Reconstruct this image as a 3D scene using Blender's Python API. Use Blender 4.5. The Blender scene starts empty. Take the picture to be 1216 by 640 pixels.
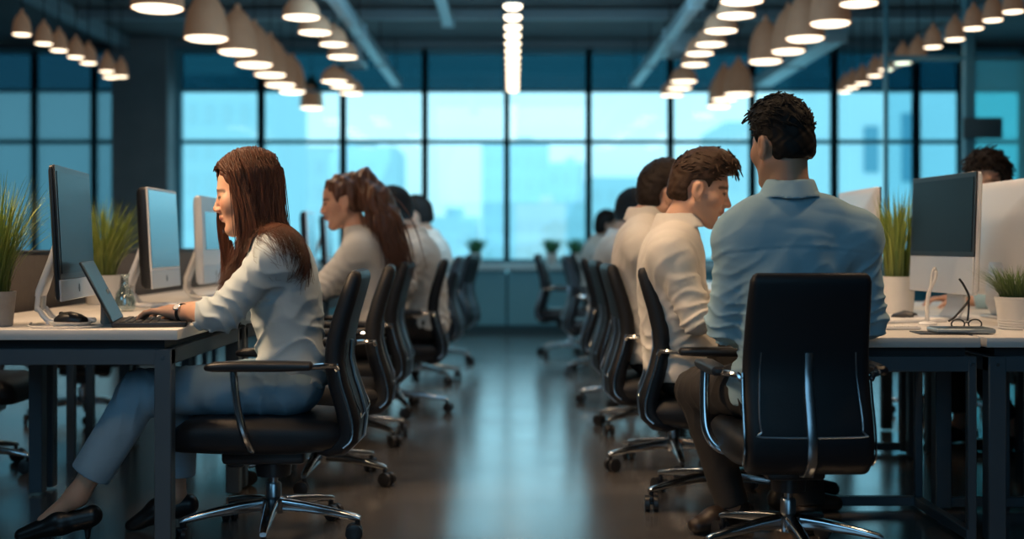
import bpy, bmesh, math, random
import numpy as np
from mathutils import Vector, Matrix, noise as mnoise
random.seed(7); rng = np.random.default_rng(7)
SC = bpy.context.scene
COL = SC.collection
PI = math.pi
VPX, VPY, FPX, EYE = 609.0, 290.0, 1500.0, 1.0
def W(x, y, Y):                       # a point of the place from its bearing and its distance down the room
    p = FPX / Y
    return np.array([(x - VPX) / p, Y, EYE - (y - VPY) / p])
def V3(*a): return np.array(a, float)
def nrm(v):
    v = np.asarray(v, float); return v / (np.linalg.norm(v) + 1e-12)

# ------------------------------------------------------------------ materials
MATS = {}
def mat(name, col, rough=.5, metal=0., var=0., vscale=8., bump=0., bscale=60., emis=None, estr=0., attr=None,
        stretch=None, spec=.5, coat=0., sss=0., alpha=None, trans=0., sheen=0., wrinkle=0., wscale=7.):
    if name in MATS: return MATS[name]
    m = bpy.data.materials.new(name); m.use_nodes = True
    nt = m.node_tree; N = nt.nodes; L = nt.links
    b = N['Principled BSDF']
    b.inputs['Base Color'].default_value = (*col, 1)
    b.inputs['Roughness'].default_value = rough
    b.inputs['Metallic'].default_value = metal
    b.inputs['Specular IOR Level'].default_value = spec
    b.inputs['Coat Weight'].default_value = coat
    b.inputs['Sheen Weight'].default_value = sheen
    if trans: b.inputs['Transmission Weight'].default_value = trans
    if sss:
        b.inputs['Subsurface Weight'].default_value = sss
        b.inputs['Subsurface Radius'].default_value = (.02, .008, .004)
        b.inputs['Subsurface Scale'].default_value = .4
    if emis:
        b.inputs['Emission Color'].default_value = (*emis, 1)
        b.inputs['Emission Strength'].default_value = estr
    tc = N.new('ShaderNodeTexCoord')
    mp = N.new('ShaderNodeMapping'); L.new(tc.outputs['Object'], mp.inputs['Vector'])
    if stretch: mp.inputs['Scale'].default_value = stretch
    src = None
    if attr:
        a = N.new('ShaderNodeAttribute'); a.attribute_name = attr; src = a.outputs['Color']
    if var:
        n = N.new('ShaderNodeTexNoise'); n.inputs['Scale'].default_value = vscale; n.inputs['Detail'].default_value = 4
        L.new(mp.outputs[0], n.inputs['Vector'])
        r = N.new('ShaderNodeMapRange'); r.inputs['From Min'].default_value = .25; r.inputs['From Max'].default_value = .75
        r.inputs['To Min'].default_value = 1 - var; r.inputs['To Max'].default_value = 1 + var
        L.new(n.outputs['Fac'], r.inputs['Value'])
        mx = N.new('ShaderNodeVectorMath'); mx.operation = 'SCALE'
        if src: L.new(src, mx.inputs[0])
        else: mx.inputs[0].default_value = col
        L.new(r.outputs[0], mx.inputs['Scale']); src = mx.outputs[0]
    if src: L.new(src, b.inputs['Base Color'])
    if bump:
        n2 = N.new('ShaderNodeTexNoise'); n2.inputs['Scale'].default_value = bscale; n2.inputs['Detail'].default_value = 3
        L.new(mp.outputs[0], n2.inputs['Vector'])
        bp = N.new('ShaderNodeBump'); bp.inputs['Strength'].default_value = bump; bp.inputs['Distance'].default_value = .01
        L.new(n2.outputs['Fac'], bp.inputs['Height']); L.new(bp.outputs[0], b.inputs['Normal'])
    if wrinkle:
        hs = []
        for sc_, st in ((wscale, (1, 1, .55)), (wscale * 1.9, (.6, 1, 1.1))):
            m2 = N.new('ShaderNodeMapping'); m2.inputs['Scale'].default_value = st; m2.inputs['Rotation'].default_value = (.3, .5, .2); L.new(tc.outputs['Object'], m2.inputs['Vector'])
            w = N.new('ShaderNodeTexNoise'); w.noise_type = 'RIDGED_MULTIFRACTAL'; w.inputs['Scale'].default_value = sc_; w.inputs['Detail'].default_value = 1.5; w.inputs['Distortion'].default_value = .6
            L.new(m2.outputs[0], w.inputs['Vector']); hs.append(w.outputs['Fac'])
        ad = N.new('ShaderNodeMath'); ad.operation = 'MULTIPLY_ADD'; L.new(hs[1], ad.inputs[0]); ad.inputs[1].default_value = .35; L.new(hs[0], ad.inputs[2])
        b2 = N.new('ShaderNodeBump'); b2.inputs['Strength'].default_value = wrinkle; b2.inputs['Distance'].default_value = .035
        L.new(ad.outputs[0], b2.inputs['Height'])
        if bump: L.new(bp.outputs[0], b2.inputs['Normal'])
        L.new(b2.outputs[0], b.inputs['Normal'])
    MATS[name] = m
    return m
def pane_mat(name, tint, gloss=.08, rough=.02, frost=0., frost_col=(.5, .8, .9)):
    if name in MATS: return MATS[name]
    m = bpy.data.materials.new(name); m.use_nodes = True
    nt = m.node_tree; N = nt.nodes; L = nt.links
    N.remove(N['Principled BSDF']); out = N['Material Output']
    t = N.new('ShaderNodeBsdfTransparent'); t.inputs[0].default_value = (*tint, 1)
    g = N.new('ShaderNodeBsdfGlossy'); g.inputs['Roughness'].default_value = rough; g.inputs['Color'].default_value = (.8, .95, 1, 1)
    mx = N.new('ShaderNodeMixShader'); mx.inputs[0].default_value = gloss
    L.new(t.outputs[0], mx.inputs[1]); L.new(g.outputs[0], mx.inputs[2]); last = mx
    if frost:
        tl = N.new('ShaderNodeBsdfTranslucent'); tl.inputs[0].default_value = (*frost_col, 1)
        m2 = N.new('ShaderNodeMixShader'); m2.inputs[0].default_value = frost
        L.new(mx.outputs[0], m2.inputs[1]); L.new(tl.outputs[0], m2.inputs[2]); last = m2
    L.new(last.outputs[0], out.inputs['Surface'])
    MATS[name] = m
    return m

M_leather = mat('black_leather', (.009, .0105, .014), .46, bump=.10, bscale=220, spec=.35)
M_plastic = mat('black_plastic', (.014, .015, .018), .38)
M_chrome = mat('chrome', (.62, .66, .70), .16, 1.)
M_steel = mat('brushed_steel', (.42, .46, .50), .28, 1.)
M_rubber = mat('rubber', (.01, .01, .011), .6)
M_desk = mat('white_laminate', (.72, .69, .65), .38, var=.04, vscale=5)
M_leg = mat('blue_grey_steel', (.085, .115, .14), .42, .2, var=.06)
M_under = mat('dark_underframe', (.02, .022, .026), .6)
M_white = mat('white_casing', (.74, .74, .75), .35)
M_alu = mat('aluminium_casing', (.60, .62, .65), .38, .35)
M_screen = mat('dark_screen', (.011, .021, .030), .30, spec=.10)
M_screen_lit = mat('glowing_screen', (.05, .1, .13), .2, emis=(.16, .46, .60), estr=.42)
def lit_screen():
    m = M_screen_lit; nt = m.node_tree; N = nt.nodes; L = nt.links; b = N['Principled BSDF']
    tc = N.new('ShaderNodeTexCoord'); sp = N.new('ShaderNodeSeparateXYZ'); L.new(tc.outputs['Object'], sp.inputs[0])
    cr = N.new('ShaderNodeValToRGB'); L.new(sp.outputs['Z'], cr.inputs[0])
    cr.color_ramp.elements[0].position = .16; cr.color_ramp.elements[0].color = (.02, .07, .10, 1)
    cr.color_ramp.elements[1].position = .50; cr.color_ramp.elements[1].color = (.20, .55, .70, 1)
    e = cr.color_ramp.elements.new(.33); e.color = (.10, .34, .45, 1)
    L.new(cr.outputs[0], b.inputs['Emission Color']); b.inputs['Emission Strength'].default_value = .6
lit_screen()
M_emblem = mat('emblem_grey', (.06, .06, .065), .3)
M_pot = mat('white_pot', (.72, .70, .67), .5, var=.04, vscale=12)
M_potgrey = mat('grey_pot', (.36, .34, .32), .75, var=.14, vscale=20, bump=.2, bscale=60)
M_soil = mat('soil', (.03, .02, .012), .95, bump=.6, bscale=120)
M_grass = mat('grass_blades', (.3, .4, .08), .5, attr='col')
M_divider = mat('brown_divider', (.075, .06, .05), .8, var=.1, vscale=30, bump=.2, bscale=150)
M_frame = mat('window_steel', (.10, .29, .36), .45)
M_sill = mat('sill_paint', (.62, .82, .87), .4)
M_cab = mat('sill_cabinet', (.16, .42, .50), .45, var=.05, vscale=2)
M_kick = mat('kick_board', (.03, .08, .10), .6)
M_pillar = mat('slate_pillar', (.19, .235, .255), .7, var=.12, vscale=4)
M_wall = mat('dark_wall', (.07, .09, .105), .8, var=.1, vscale=2)
M_ceil = mat('dark_ceiling', (.10, .125, .14), .85, var=.15, vscale=1.2)
M_beam = mat('ceiling_beam', (.20, .28, .32), .55)
M_duct = mat('pale_duct', (.34, .50, .56), .38, .15)
M_shade = mat('glowing_clay_shade', (.50, .30, .19), .7, var=.08, vscale=10, emis=(.70, .36, .19), estr=.10)  # faint warm emission stands in for light on the shade's outside
M_shade2 = mat('glowing_dark_clay_shade', (.44, .26, .165), .7, var=.08, vscale=10, emis=(.70, .36, .19), estr=.085)  # darker clay, with the same lit look put in as emission
M_bulb = mat('lamp_glow', (1, .9, .75), .5, emis=(1., .80, .56), estr=3.6)
M_cord = mat('lamp_cord', (.02, .02, .022), .6)
M_sign = mat('grey_sign', (.06, .10, .115), .6)
M_glasspart = pane_mat('partition_glass', (.80, .93, .96), .05)
M_keys = mat('key_caps', (.03, .032, .036), .45)
M_keyw = mat('white_keys', (.78, .76, .73), .5)
M_cable = mat('white_cable', (.70, .68, .65), .45)
M_paperblue = mat('tablet_shell', (.30, .36, .40), .3, .3)
M_glass = pane_mat('clear_glass', (.86, .88, .88), .18, .05)

# ------------------------------------------------------------------ mesh builder
class MB:
    def __init__(s): s.v = []; s.f = []; s.c = None
    def add(s, vs, fs):
        b = len(s.v); s.v += [tuple(map(float, v)) for v in vs]; s.f += [tuple(b + i for i in f) for f in fs]; return s
    def box(s, c, size, r=0., seg=2, rot=None):
        bm = bmesh.new(); bmesh.ops.create_cube(bm, size=1)
        for v in bm.verts: v.co = Vector((v.co.x * size[0], v.co.y * size[1], v.co.z * size[2]))
        if r > 0: bmesh.ops.bevel(bm, geom=bm.edges[:], offset=r, segments=seg, profile=.5, affect='EDGES')
        bm.verts.index_update()
        vs = []
        for v in bm.verts:
            co = v.co if rot is None else rot @ v.co
            vs.append((co.x + c[0], co.y + c[1], co.z + c[2]))
        s.add(vs, [[v.index for v in f.verts] for f in bm.faces]); bm.free(); return s
    def tube(s, pts, r, n=10, cap=True, flat=None):
        pts = [np.asarray(p, float) for p in pts]; k = len(pts)
        rs = r if hasattr(r, '__len__') else [r] * k
        T = [nrm(pts[min(i + 1, k - 1)] - pts[max(i - 1, 0)]) for i in range(k)]
        a = V3(0, 0, 1) if abs(T[0][2]) < .9 else V3(1, 0, 0)
        if flat is not None: a = np.asarray(flat[0], float)
        x = nrm(a - T[0] * np.dot(a, T[0])); vs = []; fs = []
        for i in range(k):
            x = nrm(x - T[i] * np.dot(x, T[i])); y = np.cross(T[i], x)
            for j in range(n):
                t = 2 * PI * j / n; e = flat[1] if flat is not None else 1.
                vs.append(pts[i] + rs[i] * (e * math.cos(t) * x + math.sin(t) * y))
        for i in range(k - 1):
            for j in range(n):
                fs.append((i * n + j, i * n + (j + 1) % n, (i + 1) * n + (j + 1) % n, (i + 1) * n + j))
        if cap: fs.append(tuple(range(n - 1, -1, -1))); fs.append(tuple((k - 1) * n + j for j in range(n)))
        return s.add(vs, fs)
    def lathe(s, prof, n=24, c=(0, 0, 0), cap=True):
        vs = []; fs = []; k = len(prof)
        for (r, z) in prof:
            for j in range(n):
                t = 2 * PI * j / n; vs.append((c[0] + r * math.cos(t), c[1] + r * math.sin(t), c[2] + z))
        for i in range(k - 1):
            for j in range(n):
                fs.append((i * n + j, i * n + (j + 1) % n, (i + 1) * n + (j + 1) % n, (i + 1) * n + j))
        if cap: fs.append(tuple(range(n - 1, -1, -1))); fs.append(tuple((k - 1) * n + j for j in range(n)))
        return s.add(vs, fs)
    def loft(s, rings, cap=True):
        n = len(rings[0]); vs = [p for r in rings for p in r]; fs = []
        for i in range(len(rings) - 1):
            for j in range(n):
                fs.append((i * n + j, i * n + (j + 1) % n, (i + 1) * n + (j + 1) % n, (i + 1) * n + j))
        if cap: fs.append(tuple(range(n - 1, -1, -1))); fs.append(tuple((len(rings) - 1) * n + j for j in range(n)))
        return s.add(vs, fs)
def rr(c, ax, ay, w, t, r, n=5):
    r = min(r, w / 2 - 1e-4, t / 2 - 1e-4); c = np.asarray(c, float); ax = np.asarray(ax, float); ay = np.asarray(ay, float); out = []
    for (sx, sy, a0) in ((1, 1, 0), (-1, 1, PI / 2), (-1, -1, PI), (1, -1, 1.5 * PI)):
        for i in range(n):
            a = a0 + PI / 2 * i / (n - 1)
            out.append(c + ax * (sx * (w / 2 - r) + r * math.cos(a)) + ay * (sy * (t / 2 - r) + r * math.sin(a)))
    return out
def crom(pts, m=6):
    pts = [np.asarray(p, float) for p in pts]; q = [2 * pts[0] - pts[1]] + pts + [2 * pts[-1] - pts[-2]]; out = []
    for i in range(1, len(q) - 2):
        for j in range(m):
            t = j / m; a, b, c, d = q[i - 1:i + 3]
            out.append(.5 * (2 * b + (c - a) * t + (2 * a - 5 * b + 4 * c - d) * t * t + (3 * b - a - 3 * c + d) * t ** 3))
    return out + [pts[-1]]

def mesh_obj(name, vs, fs, m, parent=None, smooth=True, angle=40, colors=None, fix=True):
    me = bpy.data.meshes.new(name); me.from_pydata([tuple(v) for v in vs], [], [tuple(int(i) for i in f) for f in fs])
    if fix:
        bm = bmesh.new(); bm.from_mesh(me); bmesh.ops.recalc_face_normals(bm, faces=bm.faces); bm.to_mesh(me); bm.free()
    if smooth:
        me.shade_smooth()
        if angle: me.set_sharp_from_angle(angle=math.radians(angle))
    if colors is not None:
        at = me.color_attributes.new('col', 'FLOAT_COLOR', 'POINT')
        arr = np.ones((len(vs), 4), np.float32); arr[:, :3] = colors; at.data.foreach_set('color', arr.ravel())
    me.materials.append(m)
    o = bpy.data.objects.new(name, me); COL.objects.link(o)
    if parent is not None: o.parent = parent
    return o
def obj(name, mb, m, parent=None, smooth=True, angle=40, colors=None):
    return mesh_obj(name, mb.v, mb.f, m, parent, smooth, angle, colors)
def tag(o, label=None, cat=None, group=None, kind=None):
    if label: o['label'] = label
    if cat: o['category'] = cat
    if group: o['group'] = group
    if kind: o['kind'] = kind
    return o
def thing(name, label, cat, loc=(0, 0, 0), rz=0., group=None):
    o = bpy.data.objects.new(name, None); COL.objects.link(o); o.empty_display_size = .1
    o.location = loc; o.rotation_euler = (0, 0, rz); return tag(o, label, cat, group)
def struct(name, mb, m, parent=None, smooth=False):
    o = obj(name, mb, m, parent, smooth)
    if parent is None: o['kind'] = 'structure'
    return o
def dup(root, loc=None, rz=None, label=None, group=None):
    r = root.copy(); COL.objects.link(r)
    if loc is not None: r.location = loc
    if rz is not None: r.rotation_euler = (0, 0, rz)
    if label: r['label'] = label
    if group: r['group'] = group
    for ch in root.children:
        c = ch.copy(); COL.objects.link(c); c.parent = r
        for g in ch.children:
            d = g.copy(); COL.objects.link(d); d.parent = c
    return r
ORD = ['first', 'second', 'third', 'fourth', 'fifth', 'sixth', 'seventh', 'eighth', 'ninth', 'tenth', 'eleventh', 'twelfth', 'thirteenth', 'fourteenth']

# ------------------------------------------------------------------ implicit surfaces for bodies, cloth and hair
class F:
    def __init__(s): s.ops = []; s.post = None
    def add(s, fn, k=.02, sub=False, inter=False): s.ops.append((fn, k, 'sub' if sub else 'int' if inter else 'add')); return s
    def __call__(s, P):
        d = np.full(len(P), 9.)
        for fn, k, o in s.ops:
            e = fn(P)
            if o == 'add':
                h = np.clip(.5 + .5 * (d - e) / k, 0, 1); d = d + (e - d) * h - k * h * (1 - h)
            else:
                if o == 'sub': e = -e
                h = np.clip(.5 - .5 * (d - e) / k, 0, 1); d = d + (e - d) * h + k * h * (1 - h)
        if s.post is not None: d = d + s.post(P, d)
        return d
def cap(a, b, ra, rb=None, flat=None, cut=None):
    a = np.asarray(a, float); b = np.asarray(b, float); rb = ra if rb is None else rb; ab = b - a; L2 = max(np.dot(ab, ab), 1e-9)
    if flat is not None: fd, fs = nrm(flat[0]), flat[1]
    def fn(P):
        q = P - a; t = np.clip(q @ ab / L2, 0, 1); w = q - t[:, None] * ab
        if flat is not None:
            c = w @ fd; w = w + ((fs - 1) * c)[:, None] * fd
        d = np.sqrt((w * w).sum(1)) - (ra + (rb - ra) * t)
        if cut is not None: d = np.maximum(d, (P - cut[0]) @ cut[1])
        return d
    return fn
def ell(c, r, R=None):
    c = np.asarray(c, float); r = np.asarray(r, float)
    def fn(P):
        q = P - c
        if R is not None: q = q @ R.T
        k0 = np.sqrt(((q / r) ** 2).sum(1)); k1 = np.sqrt(((q / (r * r)) ** 2).sum(1)) + 1e-9
        return k0 * (k0 - 1) / k1
    return fn
def plane(p, n):
    p = np.asarray(p, float); n = nrm(n)
    return lambda P: (P - p) @ n
def ringc(c, R, sx, sy, r0, slope, t, hh, gap=0.):       # hollow cone: a collar or a cuff
    c = np.asarray(c, float)
    def fn(P):
        q = (P - c) @ R.T; rr_ = np.sqrt((q[:, 0] / sx) ** 2 + (q[:, 1] / sy) ** 2)
        d = np.maximum(np.abs(rr_ - (r0 + slope * q[:, 2])) - t, np.abs(q[:, 2]) - hh)
        if gap: d = np.maximum(d, gap - np.sqrt((q[:, 0]) ** 2 + (q[:, 1] - r0 * sy) ** 2))
        return d
    return fn
def surface(f, lo, hi, h, lev=3, slack=1.7):
    H = h * 2 ** lev; lo = np.asarray(lo, float); n = np.ceil((np.asarray(hi) - lo) / H).astype(int)
    C = np.stack(np.meshgrid(*[np.arange(k) for k in n], indexing='ij'), -1).reshape(-1, 3)
    o8 = np.array([[i, j, k] for i in (0, 1) for j in (0, 1) for k in (0, 1)])
    s = H
    for l in range(lev + 1):
        d = f(lo + (C + .5) * s); C = C[np.abs(d) < s * .87 * slack + .004]
        if l < lev: C = (C[:, None, :] * 2 + o8[None]).reshape(-1, 3); s /= 2
    B = 1 << 20
    key = lambda A: (A[:, 0].astype(np.int64) + 8) * (B * B) + (A[:, 1].astype(np.int64) + 8) * B + (A[:, 2].astype(np.int64) + 8)
    allc = (C[:, None, :] + o8[None]).reshape(-1, 3)
    ku, idx, inv = np.unique(key(allc), return_index=True, return_inverse=True)
    val = f(lo + allc[idx] * h); D = val[inv].reshape(-1, 8)
    act = (D.min(1) < 0) & (D.max(1) >= 0); C = C[act]; D = D[act]
    edges = [(a, b) for a in range(8) for b in range(a + 1, 8) if bin(a ^ b).count('1') == 1]
    acc = np.zeros((len(C), 3)); cnt = np.zeros(len(C))
    for a, b in edges:
        da, db = D[:, a], D[:, b]; m = (da < 0) != (db < 0)
        t = np.where(m, da / np.where(m, da - db, 1), 0)
        acc += np.where(m[:, None], o8[a] + t[:, None] * (o8[b] - o8[a]), 0); cnt += m
    verts = lo + (C + acc / cnt[:, None]) * h
    kc = key(C); order = np.argsort(kc); ks = kc[order]
    def look(A):
        k = key(A); p = np.searchsorted(ks, k); p = np.minimum(p, len(ks) - 1); ok = ks[p] == k
        return np.where(ok, order[p], -1)
    faces = []
    for ax, ib in ((0, 4), (1, 2), (2, 1)):
        u, v = (ax + 1) % 3, (ax + 2) % 3
        m = (D[:, 0] < 0) != (D[:, ib] < 0)
        c = C[m]; eu = np.zeros(3, int); eu[u] = 1; ev = np.zeros(3, int); ev[v] = 1
        q = np.stack([look(c), look(c - eu), look(c - eu - ev), look(c - ev)], 1)
        neg = D[m, 0] < 0
        q[~neg] = q[~neg][:, ::-1]
        faces.append(q[(q >= 0).all(1)])
    return verts, np.concatenate(faces)
def smooth_v(v, fc, it=1, lam=.5):
    for _ in range(it):
        acc = np.zeros_like(v); cnt = np.zeros(len(v))
        for i in range(4):
            for j in ((i + 1) % 4, (i + 3) % 4):
                np.add.at(acc, fc[:, i], v[fc[:, j]]); np.add.at(cnt, fc[:, i], 1)
        v = v + lam * (acc / np.maximum(cnt, 1)[:, None] - v)
    return v
# ------------------------------------------------------------------ the room
YW, ZC = 14.7, 3.35
def floor_mat():
    m = mat('polished_concrete', (.105, .097, .092), .3, var=.12, vscale=1.3, spec=.5, coat=.6)
    nt = m.node_tree; N = nt.nodes; L = nt.links; b = N['Principled BSDF']
    n = N.new('ShaderNodeTexNoise'); n.inputs['Scale'].default_value = 2.2; n.inputs['Detail'].default_value = 6
    tc = N.new('ShaderNodeTexCoord'); L.new(tc.outputs['Object'], n.inputs['Vector'])
    r = N.new('ShaderNodeMapRange'); r.inputs['From Min'].default_value = .3; r.inputs['From Max'].default_value = .7
    r.inputs['To Min'].default_value = .19; r.inputs['To Max'].default_value = .25; b.inputs['Coat Roughness'].default_value = .2; b.inputs['IOR'].default_value = 2.3
    L.new(n.outputs['Fac'], r.inputs['Value']); L.new(r.outputs[0], b.inputs['Roughness'])
    n2 = N.new('ShaderNodeTexNoise'); n2.inputs['Scale'].default_value = 9; n2.inputs['Detail'].default_value = 5
    L.new(tc.outputs['Object'], n2.inputs['Vector'])
    bp = N.new('ShaderNodeBump'); bp.inputs['Strength'].default_value = .004; bp.inputs['Distance'].default_value = .004
    L.new(n2.outputs['Fac'], bp.inputs['Height']); L.new(bp.outputs[0], b.inputs['Normal'])
    return m
struct('floor', MB().box((0, 6.7, -.05), (14.6, 17.2, .1)), floor_mat())
struct('ceiling', MB().box((0, 6.7, ZC + .05), (14.6, 17.2, .1)), M_ceil)
struct('wall_left', MB().box((-7.25, 6.7, ZC / 2), (.1, 17, ZC)), M_wall)
struct('wall_right', MB().box((7.25, 6.7, ZC / 2), (.1, 17, ZC)), M_wall)
struct('wall_rear', MB().box((0, -1.75, ZC / 2), (14.6, .1, ZC)), M_wall)

P_clear = pane_mat('window_glass', (.93, .985, 1.), .05)
P_trans = pane_mat('tinted_transom_glass', (.085, .22, .27), .10)
P_dim = pane_mat('blue_tinted_glass', (.28, .36, .385), .05, .1, .2, (.5, .75, .85))
P_dimtop = pane_mat('dark_transom_glass', (.09, .19, .24), .08)
P_bright = pane_mat('cyan_glass', (.48, .84, .90), .06, .1)
px2X = lambda x: (x - VPX) / (FPX / YW)
Z0, Z1, Z2, Z3 = .785, 2.19, 2.785, 3.26
def bay(i, xa, xb, lower, top, mw=.07):
    mb = MB()
    for x in (xa, xb): mb.box((x, YW, (Z0 + Z3) / 2), (mw, .14, Z3 - Z0), .008, 1)
    for z, hgt in ((Z0 + .02, .05), (Z1, .045), (Z2, .035), (Z3 - .02, .06)): mb.box(((xa + xb) / 2, YW, z), (xb - xa - mw, .11, hgt), .006, 1)
    o = struct('window_%d' % i, mb, M_frame)
    g = struct('window_pane', MB().box(((xa + xb) / 2, YW + .02, (Z0 + Z2) / 2), (xb - xa - mw, .012, Z2 - Z0 - .03)), lower, o)
    struct('transom_pane', MB().box(((xa + xb) / 2, YW + .02, (Z2 + Z3) / 2), (xb - xa - mw, .012, Z3 - Z2 - .05)), top, o)
    return o
edges_x = [px2X(213 + 97.2 * i) for i in range(10)] + [px2X(1141)]
n = 1
for i in range(len(edges_x) - 1):
    bay(n, edges_x[i], edges_x[i + 1], P_clear, P_trans); n += 1
lx = [px2X(v) for v in (-78, -10, 41, 112, 143)]
for i in range(4): bay(n, lx[i] , lx[i + 1], P_dim, P_dimtop, .05); n += 1
rx = [px2X(v) for v in (1141, 1215, 1290)]
for i in range(2): bay(n, rx[i], rx[i + 1], P_bright, P_trans); n += 1
struct('wall_front', MB().box((0, YW + .06, (Z3 + ZC) / 2 - .01), (14.6, .2, ZC - Z3 - .02)).box((0, YW + .16, .33), (14.6, .1, .66)), M_wall)
struct('wall_pillar', MB().box((px2X(178), YW - .25, ZC / 2), (px2X(210) - px2X(145), .34, ZC), .01, 1), M_pillar)
# sill bench along the windows
sill = MB().box((.8, YW - .24, .745), (10.2 - .2, .52, .07), .01)
struct('trim_1', sill, M_sill)
cab = MB()
xs = [px2X(213)] + [px2X(v) for v in (310, 407, 504, 602, 699, 796, 893, 990, 1087)] + [5.8]
for a, b in zip(xs[:-1], xs[1:]): cab.box(((a + b) / 2, YW - .2, .39), (b - a - .018, .36, .62), .006, 1)
struct('trim_2', cab, M_cab)
struct('baseboard_front', MB().box((.8, YW - .2, .04), (9.9, .30, .08)), M_kick)
# ceiling steel
b = MB().box((0, 12.6, 3.29), (9.0, .10, .10), .01)
struct('trim_3', b, M_beam)
struct('trim_4', MB().box((.1, YW - .12, 3.31), (8.9, .10, .08), .01), M_beam)
struct('trim_5', MB().box((-4.38, 9.5, 3.27), (.13, 10.2, .14), .01), M_beam)
struct('trim_6', MB().box((4.6, 9.5, 3.27), (.13, 10.2, .14), .01), M_beam)
for i, y in enumerate((5.2, 8.9)): struct('trim_%d' % (7 + i), MB().box((0, y, 3.29), (12, .10, .10), .01), M_beam)
def duct(label, x, z, ya, yb, w, hgt, cat='duct'):
    mb = MB().box((x, (ya + yb) / 2, z), (w, yb - ya, hgt), .012)
    t = thing('ceiling_duct', label, cat, (0, 0, 0), 0)
    obj('duct_body', mb, M_duct, t, True)
    k = max(1, int((yb - ya) / 1.6))
    for j in range(k + 1):
        obj('flange', MB().box((x, ya + .02 + (yb - ya - .04) * j / k, z), (w + .025, .03, hgt + .025), .004, 1), M_duct, t)
        obj('hanger_rod', MB().tube([(x, ya + .06 + (yb - ya - .12) * j / k, z + hgt / 2), (x, ya + .06 + (yb - ya - .12) * j / k, ZC)], .006, 6), M_cord, t)
    return t
duct('pale square ceiling duct running to the windows, beside the pendants above the women', -1.34, 2.86, 7.5, 14.55, .10, .10)
duct('pale square ceiling duct above the row of men, ending at the windows', 1.40, 2.86, 8.0, 14.55, .10, .10)
duct('short pale pipe under the ceiling between the pale duct and the central lamps', -.62, 3.13, 9.2, 12.1, .10, .09)
duct('wide pale ceiling duct farthest toward the grey sign, above the tall men', 2.86, 2.86, 11.2, 14.5, .20, .12)
def cassette(x, y, z, w, d, h, label):
    t = thing('ceiling_unit', label, 'ceiling unit', (x, y, z), 0, 'ceiling units')
    obj('housing', MB().box((0, 0, 0), (w, d, h), .02), M_duct, t)
    g = MB()
    for j in range(5): g.box((0, -d / 2 + d * (j + .5) / 5, -h / 2 - .004), (w * .8, .012, .01))
    obj('grille', g, M_beam, t)
    for sx in (-1, 1):
        for sy in (-1, 1): obj('hanger_rod', MB().tube([(sx * w * .4, sy * d * .4, h / 2), (sx * w * .4, sy * d * .4, ZC - z)], .006, 6), M_cord, t)
cassette(1.72, 12.6, 2.98, .44, .5, .2, 'boxy pale ceiling unit beside the duct above the row of men')
cassette(-1.62, 12.9, 2.93, .24, .5, .22, 'boxy pale ceiling unit hung beside the duct above the women')
# glazed partition with its post and sign
YP = 10.2; pX = lambda x: (x - VPX) / (FPX / YP)
pb = MB().box((pX(1150), YP, ZC / 2), (.085, .09, ZC), .008, 1).box((pX(1052), YP, ZC / 2), (.03, .05, ZC), .004, 1)
pb.box(((pX(1052) + 7.1) / 2, YP, 2.50), (7.1 - pX(1052), .05, .04)).box(((pX(1052) + 7.1) / 2, YP, .05), (7.1 - pX(1052), .05, .1))
part = struct('wall_partition', pb, M_frame)
struct('partition_pane', MB().box(((pX(1052) + pX(1144)) / 2, YP, 1.3), (pX(1144) - pX(1056), .012, 2.38)), M_glasspart, part)
P_frost = pane_mat('frosted_cyan_glass', (.62, .92, .94), .05, .15, .3, (.6, .95, .98))
struct('partition_pane', MB().box(((pX(1158) + 7.15) / 2, YP, 1.3), (7.15 - pX(1158), .012, 2.38)), P_frost, part)
t = thing('hanging_sign', 'plain dark grey sign plate on the glass partition post', 'sign', (pX(1163), YP - .07, 1 + (290 - 153) / (FPX / YP)))
obj('sign_plate', MB().box((0, 0, 0), (.31, .03, .165), .004), M_sign, t)
obj('bracket', MB().box((-.09, .03, 0), (.04, .04, .05), .004), M_frame, t)

# ------------------------------------------------------------------ the city outside
def tower(label, x0, x1, ytop, Y, colr, wins=(), grid=None, base=-20):
    p = FPX / Y; xa, xb = (x0 - VPX) / p, (x1 - VPX) / p; zt = 1 + (VPY - ytop) / p; d = 8.
    t = thing('distant_building', label, 'building', ((xa + xb) / 2, Y + d / 2, base), 0, 'hazy buildings outside')
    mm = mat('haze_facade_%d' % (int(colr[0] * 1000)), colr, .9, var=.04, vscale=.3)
    w = xb - xa; H = zt - base
    obj('wall', MB().box((0, 0, H / 2), (w, d, H)), mm, t)
    obj('roof', MB().box((0, 0, H + .12), (w * .98 + .1, d, .24)).box((w * .15, 0, H + .5), (w * .25, d * .3, .7)), mm, t)
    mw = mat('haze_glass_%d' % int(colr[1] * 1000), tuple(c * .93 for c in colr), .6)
    for (wx0, wy0, wx1, wy1) in wins:
        a, b_ = (wx0 - VPX) / p, (wx1 - VPX) / p; za, zb = 1 + (VPY - wy1) / p, 1 + (VPY - wy0) / p
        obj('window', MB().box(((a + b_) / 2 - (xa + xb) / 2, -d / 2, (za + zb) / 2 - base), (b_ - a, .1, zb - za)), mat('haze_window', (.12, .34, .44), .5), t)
    if grid:
        g = MB(); nx, nz, sz = grid
        for i in range(nx):
            for j in range(nz):
                g.box((-w / 2 + w * (i + .5) / nx, -d / 2, H - 1.2 - j * sz), (w / nx * .55, .08, sz * .55))
        obj('window_grid', g, mw, t)
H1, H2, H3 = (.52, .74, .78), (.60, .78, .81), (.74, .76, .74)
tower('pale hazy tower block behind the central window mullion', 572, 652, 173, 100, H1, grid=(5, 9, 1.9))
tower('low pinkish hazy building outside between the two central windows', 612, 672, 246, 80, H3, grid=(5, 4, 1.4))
tower('slim hazy tower outside just past the central mullion', 652, 694, 196, 110, H2, grid=(3, 8, 2.))
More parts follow.
